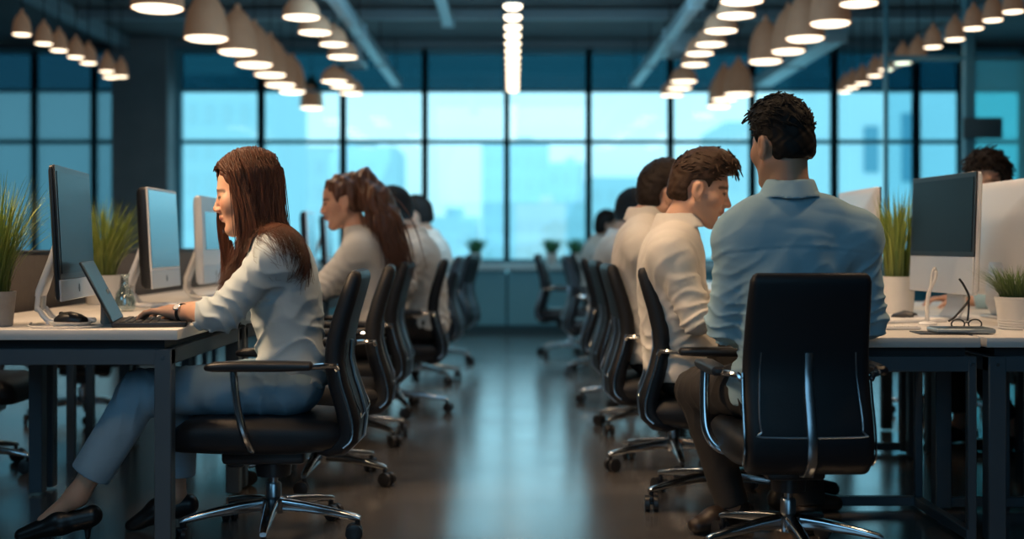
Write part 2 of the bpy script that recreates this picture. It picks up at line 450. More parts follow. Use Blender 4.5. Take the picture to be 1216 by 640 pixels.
tower('broad low hazy block outside above the heads of the men', 700, 842, 214, 95, H1, grid=(8, 6, 1.8))
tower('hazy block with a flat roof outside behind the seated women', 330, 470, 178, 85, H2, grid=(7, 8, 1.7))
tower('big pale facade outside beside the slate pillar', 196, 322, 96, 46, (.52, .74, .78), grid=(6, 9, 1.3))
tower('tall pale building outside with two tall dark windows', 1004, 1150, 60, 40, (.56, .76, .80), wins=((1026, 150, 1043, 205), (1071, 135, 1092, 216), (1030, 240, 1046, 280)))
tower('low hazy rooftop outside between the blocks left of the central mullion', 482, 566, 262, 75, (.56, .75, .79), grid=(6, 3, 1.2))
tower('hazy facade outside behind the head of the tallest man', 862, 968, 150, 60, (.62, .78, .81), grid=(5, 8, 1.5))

wd = bpy.data.worlds.new('hazy_sky'); SC.world = wd; wd.use_nodes = True
nt = wd.node_tree; N = nt.nodes; L = nt.links
tc = N.new('ShaderNodeTexCoord'); sp = N.new('ShaderNodeSeparateXYZ'); L.new(tc.outputs['Generated'], sp.inputs[0])
cr = N.new('ShaderNodeValToRGB'); L.new(sp.outputs['Z'], cr.inputs[0])
cr.color_ramp.elements[0].position = 0.; cr.color_ramp.elements[0].color = (.28, .58, .68, 1)
cr.color_ramp.elements[1].position = .5; cr.color_ramp.elements[1].color = (.26, .54, .68, 1)
e = cr.color_ramp.elements.new(.03); e.color = (.31, .61, .70, 1)
e = cr.color_ramp.elements.new(.09); e.color = (.37, .68, .77, 1)
e = cr.color_ramp.elements.new(.2); e.color = (.35, .66, .77, 1)
nz = N.new('ShaderNodeTexNoise'); nz.inputs['Scale'].default_value = 7; nz.inputs['Detail'].default_value = 4; L.new(tc.outputs['Generated'], nz.inputs['Vector'])
mr = N.new('ShaderNodeMapRange'); mr.inputs['To Min'].default_value = .88; mr.inputs['To Max'].default_value = 1.1; L.new(nz.outputs['Fac'], mr.inputs['Value'])
sc_ = N.new('ShaderNodeVectorMath'); sc_.operation = 'SCALE'; L.new(cr.outputs['Color'], sc_.inputs[0]); L.new(mr.outputs[0], sc_.inputs['Scale'])
L.new(sc_.outputs[0], N['Background'].inputs['Color']); N['Background'].inputs['Strength'].default_value = 2.15
# ------------------------------------------------------------------ office chairs (seat faces local +Y)
def chair_back_path():
    return [  # y, z, thickness, width
        (-.170, .322, .030, .36), (-.205, .325, .055, .40), (-.245, .335, .068, .415), (-.272, .362, .072, .42), (-.276, .410, .072, .42), (-.262, .470, .070, .42),
        (-.240, .540, .068, .418), (-.226, .610, .066, .415), (-.232, .680, .064, .41), (-.252, .760, .060, .405), (-.276, .835, .056, .40),
        (-.294, .890, .050, .392), (-.299, .905, .036, .378), (-.301, .912, .018, .36)]
def make_chair(name, label, group):
    t = thing(name, label, 'chair', (0, 0, 0), 0, group)
    st = [(-.262, .372, .02, .30, .36), (-.252, .372, .06, .40, .36), (-.22, .37, .10, .44, .36), (-.10, .368, .118, .47, 0), (.08, .370, .120, .475, 0), (.20, .372, .116, .47, 0),
          (.262, .368, .105, .45, 0), (.292, .358, .08, .42, 0), (.306, .350, .045, .38, 0), (.309, .348, .015, .34, 0)]
    obj('seat', MB().loft([rr((0, y, z), (1, 0, 0), (0, 0, 1), w, th, .05, 6) for y, z, th, w, _ in st]), M_leather, t)
    bp = chair_back_path(); rings = []
    for i, (y, z, th, w) in enumerate(bp):
        a = bp[max(i - 1, 0)]; b = bp[min(i + 1, len(bp) - 1)]
        T = nrm((0, b[0] - a[0], b[1] - a[1])); nn = np.cross((1, 0, 0), T)
        rings.append(rr((0, y, z), (1, 0, 0), nn, w, th, min(.032, th * .48), 6))
    back = obj('backrest', MB().loft(rings), M_leather, t)
    rear = []
    for i, (y, z, th, w) in enumerate(bp):
        a = bp[max(i - 1, 0)]; b = bp[min(i + 1, len(bp) - 1)]
        T = nrm((0, b[0] - a[0], b[1] - a[1])); nn = np.cross((1, 0, 0), T)   # nn points to the rear of the back
        if nn[1] > 0: nn = -nn
        rear.append((np.array([0, y, z]) + nn * (th / 2 + .001), nn, w))
    pip = []
    for s in (-1, 1):
        run = [r[0] + V3(s * (.166 - .02 * (j / 5.)), 0, 0) for j, r in enumerate(rear[5:9])]
        pip.append(run if s > 0 else run)
    c0, c1 = rear[4][0] + V3(-.155, 0, .012), rear[4][0] + V3(.155, 0, .012)
    line = list(reversed(pip[0])) + [rear[4][0] + V3(-.163, 0, .028), c0, c1, rear[4][0] + V3(.163, 0, .028)] + pip[1]
    obj('piping', MB().tube(crom(line, 3), .0028, 6), M_steel, back)
    sm = MB().loft([rr(r[0] + r[1] * .004, (1, 0, 0), r[1], .032 - .004 * (k > 5), .01, .004, 3) for k, r in enumerate(rear[1:9])])
    obj('spine_strip', sm, M_steel, back)
    for s in (-1, 1):
        edge = [np.array([s * (w / 2 + .003), y - .012, z]) for (y, z, th, w) in bp[2:8]]
        tr = MB().tube(crom(edge, 3), .006, 6, flat=((1, 0, 0), .6))
        tr.tube([(s * .262, -.15, .603), (s * .25, -.20, .606), (s * .222, -.232, .604), (s * .212, -.240, .590)], .010, 8)
        obj('side_trim', tr, M_chrome, back)
    for s in (-1, 1):
        pad = MB().loft([rr((s * (.268 + .004 * (1 - abs(y) * 4)), y, .608 + dz), (1, 0, 0), (0, 0, 1), w, th, .014, 5) for y, w, th, dz in
                         ((-.168, .03, .012, 0), (-.16, .052, .028, 0), (-.08, .062, .034, 0), (.08, .066, .034, 0), (.15, .06, .03, -.002), (.172, .046, .02, -.004), (.178, .03, .01, -.004))])
        a = obj('armrest', pad, M_plastic, t)
        po = [(s * .272, .085, .592), (s * .276, .078, .53), (s * .277, .066, .45), (s * .272, .052, .395), (s * .25, .042, .355), (s * .21, .036, .333), (s * .12, .034, .318)]
        obj('armrest_post', MB().tube(crom(po, 4), .017, 10, flat=((0, 1, 0), .8)), M_chrome, a)
    me = MB().box((0, .02, .285), (.20, .28, .05), .015).box((0, .12, .268), (.12, .06, .05), .012).lathe([(.058, .21), (.062, .245), (.062, .27)], 18, (0, 0, 0))
    me.tube([(.09, .04, .28), (.2, .05, .275), (.235, .05, .272)], .006, 6)
    obj('tilt_mechanism', me, M_plastic, t)
    gc = MB().lathe([(.015, .185), (.015, .225)], 14).lathe([(.027, .10), (.027, .178), (.022, .186)], 16)
    obj('gas_column', gc, M_steel, t)
    hub = obj('star_base', MB().lathe([(.03, .078), (.046, .084), (.05, .105), (.046, .132), (.032, .138)], 20), M_chrome, t)
    for k in range(5):
        a = 2 * PI * k / 5; d = V3(math.cos(a), math.sin(a), 0); sd = V3(-math.sin(a), math.cos(a), 0)
        rg = [rr(d * r + V3(0, 0, z), sd, (0, 0, 1), w, th, .010, 4) for r, z, w, th in ((.03, .112, .046, .044), (.12, .106, .040, .036), (.22, .094, .034, .028), (.30, .080, .028, .022), (.315, .076, .022, .014))]
        obj('leg', MB().loft(rg), M_chrome, hub)
        cm = MB(); e = d * .305; q = a + .6 + k * 1.3; wd_ = V3(math.cos(q), math.sin(q), 0); fw = V3(-math.sin(q), math.cos(q), 0); cc = e + fw * .012
        cm.tube([e + V3(0, 0, .074), e + V3(0, 0, .052)], .009, 8)
        for s in (-1, 1):
            c0 = cc + wd_ * s * .016 + V3(0, 0, .0295)
            cm.tube([c0 - wd_ * .0105, c0 - wd_ * .008, c0 + wd_ * .008, c0 + wd_ * .0105], [.023, .0293, .0293, .023], 18)
        cm.tube([cc - wd_ * .024 + V3(0, 0, .0295), cc + wd_ * .024 + V3(0, 0, .0295)], .006, 8)
        cm.box(tuple(cc + V3(0, 0, .046)), (.028, .028, .02), .006)
        obj('caster', cm, M_plastic, hub)
    return t
G1, G2, G3 = 'office chairs on the near side of the women', 'office chairs along the men', 'office chairs across the benches'
CH = make_chair('office_chair', 'black leather swivel chair the long-haired woman sits in', G1)
CH.location = (-.82, 4.33, 0); CH.rotation_euler = (0, 0, PI / 2 + .03)
def chair(x, y, rz, label, group, star=0.):
    o = dup(CH, (x, y, 0), rz, label, group)
    for c in o.children:
        if c.name.startswith('star_base'): c.rotation_euler = (0, 0, star)
    return o
for c in CH.children:
    if c.name.startswith('star_base'): c.rotation_euler = (0, 0, PI + .05)
chair(-.815, 5.33, PI / 2 + .08, 'empty black swivel chair between the long-haired woman and the ponytailed woman', G1, .5)
chair(-.83, 6.42, PI / 2 - .02, 'black swivel chair the ponytailed woman sits in', G1, .3)
chair(-.70, 7.52, PI / 2 + .04, 'black swivel chair the man behind the ponytailed woman sits in', G1, .9)
chair(-.68, 9.2, PI / 2 - .05, 'black swivel chair next after the one under the man in cream, nearer the windows', G1, .2)
chair(-.62, 10.7, PI / 2 - .22, 'empty black swivel chair at the window end of the women\'s row', G1, .6)
CHM = chair(.885, 4.06, .02, 'black swivel chair seen from behind with the tall man on it', G2, -PI / 2)
CHM.scale = (.93, .97, 1)
chair(.80, 4.87, -PI / 2 - .10, 'black swivel chair the man with the swept-up brown hair sits in', G2, .2)
chair(.72, 5.64, -PI / 2 + .02, 'black swivel chair just behind the brown-haired man\'s, its star base showing', G2, -2.55)
chair(.74, 6.8, -PI / 2 + .05, 'third black swivel chair of the men\'s side row, empty', G2, .3)
chair(.74, 7.9, -PI / 2 - .04, 'black swivel chair under the man with short black hair far down the row', G2, .8)
chair(.70, 9.8, -PI / 2 + .05, 'empty black swivel chair beside the far end of the men\'s desks', G2, .1)
chair(.52, 11.3, -PI / 2 - .12, 'lone black swivel chair pulled out into the aisle near the windows', G2, .5)
chair(.86, 12.1, -PI / 2, 'black swivel chair under the dark-haired woman near the windows', G2, .2)
chair(-2.42, 5.55, -PI / 2, 'dark swivel chair beyond the women\'s desks, seen under the tabletop', G3, .2)
chair(-2.45, 7.2, -PI / 2 + .2, 'second dark swivel chair beyond the brown divider', G3, .2)
chair(2.50, 7.35, 1.2, 'dark swivel chair seen between the legs of the men\'s desks', G3, .4)
chair(2.72, 6.25, PI / 2, 'black swivel chair of the curly-haired man behind the big white monitor', G3, .4)

# ------------------------------------------------------------------ desks
def desk(label, x0, x1, y0, y1, top, group, legs=None, leg=.055, rails=(), th=.034, apron=True, inset=.03, foot=False):
    t = thing('office_desk', label, 'desk', ((x0 + x1) / 2, (y0 + y1) / 2, 0), 0, group)
    cx, cy = (x0 + x1) / 2, (y0 + y1) / 2; w, d = x1 - x0, y1 - y0
    obj('tabletop', MB().box((0, 0, top - th / 2), (w - .004, d - .004, th), .004, 2), M_desk, t)
    zt = top - th
    ap = MB()
    ap.box((0, 0, zt - .015), (w - 2 * inset - .06, d - 2 * inset - .06, .03))
    obj('cable_tray', ap, M_under, t)
    fr = MB(); za = zt - .03
    for sy in (-1, 1): fr.box((0, sy * (d / 2 - inset - leg / 2), za - .026), (w - 2 * inset, leg * .9, .052), .003, 1)
    for sx in (-1, 1): fr.box((sx * (w / 2 - inset - leg / 2), 0, za - .026), (leg * .9, d - 2 * inset - 2 * leg, .052), .003, 1)
    obj('apron_frame', fr, M_leg, t)
    for sx, sy in (legs or ((-1, -1), (1, -1), (-1, 1), (1, 1))):
        l = MB().box((sx * (w / 2 - inset - leg / 2), sy * (d / 2 - inset - leg / 2), za / 2 + .004), (leg, leg, za - .008), .004, 1)
        lo = obj('leg', l, M_leg, t)
        sc = MB().tube([(sx * (w / 2 - inset - leg / 2), sy * (d / 2 - inset) , za - .028), (sx * (w / 2 - inset - leg / 2), sy * (d / 2 - inset) + sy * .003, za - .028)], .006, 10)
        obj('bolt', sc, M_steel, lo)
    for (a, b) in rails:
        obj('floor_rail', MB().box(((a[0] + b[0]) / 2 - cx, (a[1] + b[1]) / 2 - cy, .03), (abs(a[0] - b[0]) + .035, abs(a[1] - b[1]) + .035, .035), .003, 1), M_leg, t)
    return t
GL, GR = 'white bench desks of the women\'s row', 'white bench desks of the men\'s row'
LT, RT = .73, .69
xl0, xl1 = -1.96, -1.06
ys = [4.0, 5.12, 6.27, 7.42, 8.57, 9.72, 10.9]
for i in range(6):
    desk(('white desk with blue-grey legs holding the laptop, at the near end of the women\'s row' if i == 0 else 'white desk, %s of the women\'s row counted from the laptop desk' % ORD[i]), xl0, xl1, ys[i], ys[i + 1] - .004, LT, GL)
desk('small white desk end beside the tall man\'s chair, on thin legs with floor rails', 1.02, 1.56, 4.2, 4.81, RT, GR, legs=((1, -1), (-1, 1), (1, 1)), leg=.03, inset=.012,
     rails=(((1.53, 4.23), (1.53, 4.78)), ((1.05, 4.78), (1.53, 4.78))))
desk('white desk on thick legs under the small grass plant', 1.575, 2.62, 4.2, 4.81, RT, GR, leg=.06, inset=.012, rails=(((1.62, 4.76), (2.57, 4.76)),))
yq = [4.82, 6.0, 6.85]; yr = [4.82, 6.0, 7.15, 8.3, 9.45, 10.6]
for i in range(5):
    desk('white desk of the men\'s row, %s beyond the desk end by the tall man' % ORD[i], 1.06, 1.94, yr[i], yr[i + 1] - .004, RT, GR, rails=(((1.12, yr[i] + .06), (1.90, yr[i] + .06)),) if i == 1 else ())
for i in range(2):
    desk(('white desk across the bench under the big white monitor', 'white desk across the bench at the curly-haired man\'s elbow')[i], 1.95, 2.50, yq[i], yq[i + 1] - .004, RT, GR)
# low divider behind the left desks
for i, (a, b) in enumerate(((4.0, 5.9), (5.92, 8.4), (8.42, 10.9))):
    t = thing('desk_divider', '%s low brown fabric divider along the back of the women\'s desks' % ('nearest', 'middle', 'last')[i], 'divider', (-2.02, (a + b) / 2, 0), 0, 'brown desk dividers')
    obj('panel', MB().box((0, 0, .78), (.05, b - a, .36), .01), M_divider, t)
    obj('top_rail', MB().box((0, 0, .968), (.056, b - a, .014), .004, 1), M_under, t)
    for s in (-1, 1): obj('leg', MB().box((0, s * ((b - a) / 2 - .12), .30), (.035, .035, .60)), M_leg, t)

# ------------------------------------------------------------------ monitors (screen faces local +Y, origin on the desk under the panel)
def make_monitor(label, w, zb, zt, chin, screen_m, case_m, bez_m, group, bez=.02, thick=.032, tilt=-4., backbulge=.0, stand='loop', emblem=True):
    t = thing('desktop_monitor', label, 'monitor', (0, 0, 0), 0, group)
    H = zt - zb; R = Matrix.Rotation(math.radians(-tilt), 3, 'X')
    def P(mb):
        mb.v = [tuple((R @ Vector((x, y, z - (zb + zt) / 2))) + Vector((0, 0, (zb + zt) / 2))) for x, y, z in mb.v]; return mb
    zc = (zb + zt) / 2
    sh = MB()
    rings = [rr((0, y, zc), (1, 0, 0), (0, 0, 1), w + e, H + e, .014, 5) for y, e in ((0, -.006), (-.003, 0), (-thick * .5, 0), (-thick * .8, -.02), (-thick, -.07))]
    if backbulge: rings += [rr((0, -thick - backbulge * .6, zc), (1, 0, 0), (0, 0, 1), w * .5, H * .5, .05, 5), rr((0, -thick - backbulge, zc), (1, 0, 0), (0, 0, 1), w * .25, H * .25, .05, 5)]
    shell = obj('casing', P(sh.loft(rings)), case_m, t)
    obj('bezel', P(MB().box((0, .003, (zb + chin + zt) / 2), (w, .007, H - chin), .002, 1)), bez_m, t)
    obj('screen', P(MB().box((0, .0072, (zb + chin + zt) / 2), (w - 2 * bez, .003, H - chin - 2 * bez))), screen_m, t)
    if chin > .01:
        obj('chin', P(MB().box((0, .003, zb + chin / 2), (w - .004, .008, chin), .003, 1)), M_alu, t)
        if emblem:
            zc_ = zb + chin * .52
            em = MB().loft([[(r * math.sin(a) * (1 - .35 * max(0, math.cos(a))), y, zc_ + r * 1.35 * math.cos(a)) for a in [2 * PI * k / 16 for k in range(16)]] for y, r in ((.006, .010), (.0082, .010))])
            obj('emblem', P(em), M_emblem, t)
    if stand == 'loop':
        s = MB().loft([rr((0, y, z), (1, 0, 0), (0, 1, 0), ww, tt, .008, 4) for y, z, ww, tt in ((-thick - .012, zb + H * .62, .06, .016), (-thick - .05, zb + H * .3, .085, .022), (-thick - .085, zb + .03, .10, .026), (-thick - .09, zb + .01, .10, .02))])
        st = obj('stand_neck', s, M_white, t)
        lp = MB()
        for sx in (-1, 1):
            lp.tube(crom([(sx * .04, -thick - .088, zb + .02), (sx * .045, -thick - .092, zb * .6), (sx * .05, -thick - .085, .05), (sx * .055, -thick - .05, .013), (sx * .06, .02, .009), (sx * .04, .06, .009)], 5), .009, 8)
        lp.box((0, -.01, .006), (.13, .14, .011), .004)
        obj('stand_foot', lp, M_white, t)
    else:
        s = MB().loft([rr((0, y, z), (1, 0, 0), (0, 1, 0), ww, tt, .006, 4) for y, z, ww, tt in ((-thick - .008, zb + H * .45, .14, .012), (-thick - .03, zb + .03, .15, .014), (-thick - .03, .06, .16, .014), (-thick + .0, .012, .18, .016))])
        obj('stand_neck', s, M_alu, t)
        obj('stand_foot', MB().box((0, -.0, .006), (.19, .17, .011), .005), M_alu, t)
    return t
GM = 'monitors on the women\'s desks'; GN = 'monitors on the men\'s desks'
m1 = make_monitor('dark-screened monitor with a white chin, behind the open laptop', .56, .085, .525, .070, M_screen, M_plastic, M_plastic, GM, tilt=-3, thick=.02)
m1.location = (-1.496, 4.31, LT); m1.rotation_euler = (0, 0, -PI / 2 + .135)
m2 = make_monitor('monitor with a pale blue lit screen and black casing, second of the women\'s row', .50, .085, .505, .075, M_screen_lit, M_plastic, M_white, GM, tilt=-3, bez=.012, thick=.05)
m2.location = (-1.50, 5.42, LT); m2.rotation_euler = (0, 0, -PI / 2 + .03)
m3 = make_monitor('white-framed monitor with a small blue screen, third of the women\'s row', .60, .08, .50, .09, M_screen_lit, M_white, M_white, GM, tilt=-2, bez=.075, thick=.04)
m3.location = (-1.48, 6.25, LT); m3.rotation_euler = (0, 0, -PI / 2 + .04)
for x, y, l in ((-1.50, 7.9, 'monitor on the desk just before the ponytailed woman\'s face'), (-1.46, 9.15, 'monitor nearest the windows but one in the women\'s row'), (-1.5, 10.3, 'last monitor of the women\'s row, nearest the windows')):
    dup(m2, (x, y, LT), -PI / 2 + .05, l)
m4 = make_monitor('monitor with a dark grey screen and white chin beside the tall man', .60, .11, .595, .15, M_screen, M_white, M_plastic, GN, tilt=-2, thick=.03, stand='plate', emblem=False)
m4.location = (1.775, 5.22, RT); m4.rotation_euler = (0, 0, PI / 2 + .10)
m5 = make_monitor('big white-backed monitor in front of the curly-haired man', .72, .09, .575, .10, M_screen_lit, M_white, M_plastic, GN, tilt=0, thick=.03, backbulge=.03, stand='plate')
m5.location = (2.07, 5.28, RT); m5.rotation_euler = (0, 0, -PI / 2)
dup(m5, (1.70, 6.18, RT), -PI / 2 - .02, 'white-backed monitor behind the tall grass plant and the tall man')
dup(m4, (1.72, 7.6, RT), PI / 2, 'dark monitor on the men\'s desks hidden behind the tall man')

# ------------------------------------------------------------------ laptop
lt = thing('laptop', 'slim black open laptop under the long-haired woman\'s hands', 'laptop', (-1.21, 4.25, LT), -PI / 2 + .20)
obj('base', MB().box((0, 0, .009), (.33, .235, .016), .004, 2), M_plastic, lt)          # hinge on local -Y, user at +Y
ky = MB()
for r in range(5):
    for c in range(13): ky.box((-.145 + .0241 * c, -.085 + .025 * r, .0185), (.019, .019, .004), .0015, 1)
obj('keys', ky, M_keys, lt)
obj('touchpad', MB().box((0, .08, .0178), (.10, .05, .0012)), M_screen, lt)
Rl = Matrix.Rotation(math.radians(27), 3, 'X')
def lidm(c, size, r=.003): 
    mb = MB().box(c, size, r, 1); mb.v = [tuple(Rl @ Vector(v) + Vector((0, -.115, .016))) for v in mb.v]; return mb
lid = obj('lid', lidm((0, 0, .11), (.33, .008, .22)), M_plastic, lt)
obj('display', lidm((0, .0045, .112), (.305, .001, .19), 0), M_screen, lid)

# ------------------------------------------------------------------ grass plants
def plant(label, x, y, z, pr, ph, potm, hgt, spread, n, wid, hue, group=None, rib=False, lean=.55, taper=.8, cat='plant'):
    t = thing('potted_plant', label, cat, (x, y, z), 0, group)
    prof = [(pr * taper, 0), (pr * taper + .003, .004), (pr * .985, ph * .93), (pr, ph), (pr - .008, ph), (pr - .012, ph * .88), (.001, ph * .87)]
    if rib:
        prof = [(pr * taper, 0), (pr * taper + .004, .004)]
        for q in (.12, .2, .28): prof += [(pr * (taper + (1 - taper) * q) - .0015, ph * q - .004), (pr * (taper + (1 - taper) * q) + .0015, ph * q), (pr * (taper + (1 - taper) * q) - .0005, ph * q + .004)]
        prof += [(pr * .99, ph * .92), (pr * 1.02, ph * .94), (pr * 1.02, ph), (pr - .006, ph), (pr - .01, ph * .88), (.001, ph * .87)]
    obj('pot', MB().lathe(prof, 32), potm, t, angle=30)
    obj('soil', MB().lathe([(pr - .012, ph * .86), (pr * .5, ph * .9), (.001, ph * .92)], 20), M_soil, t)
    mb = MB(); cols = []
    for i in range(n):
        a = random.random() * 2 * PI; r0 = pr * .75 * math.sqrt(random.random()); b = V3(r0 * math.cos(a), r0 * math.sin(a), ph * .88)
        a2 = a + random.gauss(0, .5); L = hgt * random.uniform(.6, 1.05); out = spread * random.random() ** lean * random.uniform(.5, 1.1)
        d = V3(math.cos(a2), math.sin(a2), 0); sd = V3(-math.sin(a2), math.cos(a2), 0); w = wid * random.uniform(.6, 1.1)
        k = 6; vs = []; fs = []; g = random.random(); droop = random.uniform(.0, .28) * (out / spread)
        for j in range(k + 1):
            s = j / k; c = b + d * out * s ** 1.7 + V3(0, 0, L * (s - droop * s ** 3))
            ww = w * (1 - s) ** .6 * (.7 + .6 * s * (1 - s) * 2) if j < k else .0004
            up = V3(0, 0, .25 * ww); vs += [c - sd * ww / 2, c + d * .12 * ww - up, c + sd * ww / 2]
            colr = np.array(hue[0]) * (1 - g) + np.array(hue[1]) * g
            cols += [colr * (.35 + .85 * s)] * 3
        for j in range(k):
            o = 3 * j; fs += [(o, o + 1, o + 4, o + 3), (o + 1, o + 2, o + 5, o + 4)]
        mb.add(vs, fs)
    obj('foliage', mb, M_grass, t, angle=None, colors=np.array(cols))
    return t
YG = ((.34, .40, .07), (.17, .26, .04)); DG = ((.16, .24, .06), (.07, .13, .03))
plant('tall feathery grass plant in a grey pot at the end of the women\'s desk', -1.715, 4.16, LT, .076, .115, M_potgrey, .40, .21, 420, .007, YG, taper=.80)
plant('tall grass plant in a pale pot against the brown divider', -1.86, 5.72, LT, .082, .13, M_pot, .37, .27, 360, .009, YG)
plant('upright broad-bladed grass in a smooth white pot beside the tall man', 1.735, 5.70, RT, .079, .165, M_pot, .42, .13, 130, .017, YG, taper=.84)
plant('small dark spiky grass in a ribbed white pot', 1.845, 4.62, RT, .078, .118, M_pot, .13, .14, 420, .0045, DG, rib=True, taper=.82)
FG = ((.10, .36, .16), (.05, .24, .10))
for x, yb, l in ((565, 303, 'small leafy plant on the window sill beside the women\'s last chair'), (655, 305, 'small leafy plant on the window sill by the lone aisle chair'), (684, 305, 'second small sill plant, beside the men\'s row')):
    q = W(x, 305, YW - .3); plant(l, q[0], YW - .3, .78, .075, .12, M_pot, .20, .16, 120, .028, FG, 'sill plants')
q = W(612, 300, YW - .3)

# ------------------------------------------------------------------ small things on the desks
def small(name, label, cat, mb, m, loc, rz=0, group=None, smooth=True):
    o = obj(name, mb, m, None, smooth); o.location = loc; o.rotation_euler = (0, 0, rz); return tag(o, label, cat, group)
small('saucer', 'pale round dish on the desk in front of the dark monitor', 'dish', MB().lathe([(.045, 0), (.05, .002), (.068, .016), (.070, .019), (.066, .019), (.048, .007), (.001, .006)], 32), M_white, (-1.435, 4.10, LT))
ms = MB(); ms.loft([rr((0, y, .0), (1, 0, 0), (0, 0, 1), w, h * 2, h * .9, 6) for y, w, h in ((-.055, .02, .006), (-.05, .045, .016), (-.03, .058, .026), (.0, .06, .034), (.03, .056, .030), (.05, .04, .016), (.056, .02, .006))])
ms.v = [(x, y, max(z, 0)) for x, y, z in ms.v]
mo = thing('computer_mouse', 'rounded dark mouse resting on the pale dish', 'mouse', (-1.435, 4.10, LT + .0185), 1.3)
obj('mouse_shell', ms, M_plastic, mo)
obj('scroll_wheel', MB().tube([(-.005, .035, .026), (.005, .035, .026)], .006, 10), M_rubber, mo)
cb = MB().tube(crom([(-1.62, 4.25, LT + .006), (-1.58, 4.12, LT + .004), (-1.52, 4.045, LT + .004), (-1.44, 4.025, LT + .004), (-1.36, 4.06, LT + .004), (-1.34, 4.12, LT + .004), (-1.37, 4.16, LT + .004), (-1.41, 4.19, LT + .004)], 6), .0035, 6)
tag(obj('cable', cb, M_cable), 'thin white cable looped around the pale dish', 'cable')
pst = thing('small_bottle', 'little speckled bottle between the dish and the laptop lid', 'bottle', (-1.385, 4.30, LT))
obj('bottle_body', MB().lathe([(.016, 0), (.018, .004), (.018, .07), (.012, .085), (.010, .10)], 16), M_potgrey, pst)
obj('cap', MB().lathe([(.011, .10), (.011, .116), (.001, .118)], 12), M_steel, pst)
cf = thing('glass_carafe', 'small clear glass carafe standing near the second monitor', 'carafe', (-1.56, 5.08, LT))
obj('vessel', MB().lathe([(.03, .001), (.042, .01), (.044, .04), (.034, .075), (.016, .10), (.014, .135), (.020, .150), (.018, .150), (.012, .135), (.014, .1), (.03, .075), (.04, .04), (.038, .012), (.001, .006)], 24), M_glass, cf)
obj('water', MB().lathe([(.037, .010), (.039, .04), (.034, .058), (.001, .058)], 20), pane_mat('water', (.8, .86, .86), .12), cf)
ph = thing('smartphone', 'dark phone lying flat on the desk past the laptop', 'phone', (-1.38, 5.35, LT), .3)
obj('phone_body', MB().box((0, 0, .005), (.075, .15, .009), .004), M_plastic, ph); obj('phone_screen', MB().box((0, 0, .0097), (.069, .142, .0008)), M_screen, ph)
for x, y, l in ((-1.30, 6.2, 'white keyboard on the desk before the white-framed monitor'), (-1.22, 7.3, 'white keyboard under the ponytailed woman\'s hands'),
                (1.30, 4.60, 'white keyboard with its near end peeping out beside the tall man'), (1.55, 5.02, 'white keyboard in front of the dark grey monitor')):
    k = thing('keyboard', l, 'keyboard', (x, y, LT if x < 0 else RT), -PI / 2 if x < 0 else (.15 if x < 1.4 else .35), 'white keyboards')
    obj('keyboard_body', MB().box((0, 0, .006), (.34, .12, .011), .004), M_white, k)
    kk = MB()
    for r in range(5):
        for c in range(14): kk.box((-.152 + .0234 * c, -.044 + .022 * r, .0125), (.018, .017, .004), .0015, 1)
    obj('keys', kk, M_keyw, k)
tb = thing('tablet', 'flat silver-blue tablet lying at the desk edge beside the ribbed pot', 'tablet', (1.56, 4.40, RT), -.06)
obj('tablet_shell', MB().box((0, 0, .012), (.20, .14, .016), .006, 3), M_paperblue, tb); obj('tablet_face', MB().box((0, 0, .0205), (.185, .125, .0012)), M_screen, tb)
obj('cover_flap', MB().box((-.08, -.01, .002), (.16, .15, .004), .001, 1), M_plastic, tb)
eg = thing('eyeglasses', 'black-framed glasses standing on end behind the silver tablet', 'glasses', (1.665, 4.56, RT), .0)
fr = MB()
def gpt(x, y, Y=4.56): q = W(x, y, Y); return (q[0] - 1.665, q[1] - 4.56, q[2] - RT)
fr.tube(crom([gpt(1139, 331), gpt(1144, 338), gpt(1150, 350), gpt(1150, 357, 4.57), gpt(1143, 366, 4.57), gpt(1134, 376, 4.56), gpt(1127, 381.2, 4.54)], 5), .0042, 8)
obj('temple', fr, M_plastic, eg)
obj('temple', MB().tube(crom([gpt(1150, 352, 4.575), gpt(1150.5, 362, 4.575), gpt(1150, 372, 4.575), gpt(1149, 381, 4.575)], 4), .0036, 8), M_plastic, eg)
rm = MB()
for s in (-1, 1):
    rm.tube([(-.02 + s * .031 + .024 * math.cos(a), -.03, .0205 + .017 * math.sin(a)) for a in [2 * PI * k / 18 for k in range(19)]], .0028, 6)
rm.tube([(-.028, -.03, .024), (-.02, -.03, .027), (-.012, -.03, .024)], .0025, 6)
rm.v = [(x, y + .05 - z * .0, z) for x, y, z in rm.v]
obj('rims', rm, M_plastic, eg)
cw = MB().tube(crom([(0, 0, .006), (-.004, -.002, .04), (.0, 0, .10), (.012, .002, .145), (.026, .0, .175), (.03, -.002, .205), (.024, -.004, .218), (.016, -.002, .20), (.012, .0, .16), (.006, .0, .11)], 6), [.008] * 31 + [.005] * 24, 8)
ds = thing('cable_holder', 'white twisted cable stand in front of the dark grey monitor', 'cable stand', (1.60, 4.78 + .09, RT))
obj('cable_loop', cw, M_cable, ds); obj('foot', MB().lathe([(.034, 0), (.036, .004), (.03, .010), (.010, .014)], 20), M_white, ds)
for x, y, l in ((1.66, 5.35, 'dark mouse on the desk behind the white twisted cable'), (1.98, 4.95, 'dark box under the big white monitor')):
    b = MB().loft([rr((0, yy, .0), (1, 0, 0), (0, 0, 1), w, h * 2, h * .9, 5) for yy, w, h in ((-.055, .03, .008), (-.045, .055, .02), (0, .062, .03), (.045, .05, .016), (.055, .03, .006))]); b.v = [(p, q_, max(r, 0)) for p, q_, r in b.v]
    if x < 1.9: small('computer_mouse', l, 'mouse', b, M_plastic, (x, y, RT), .9)

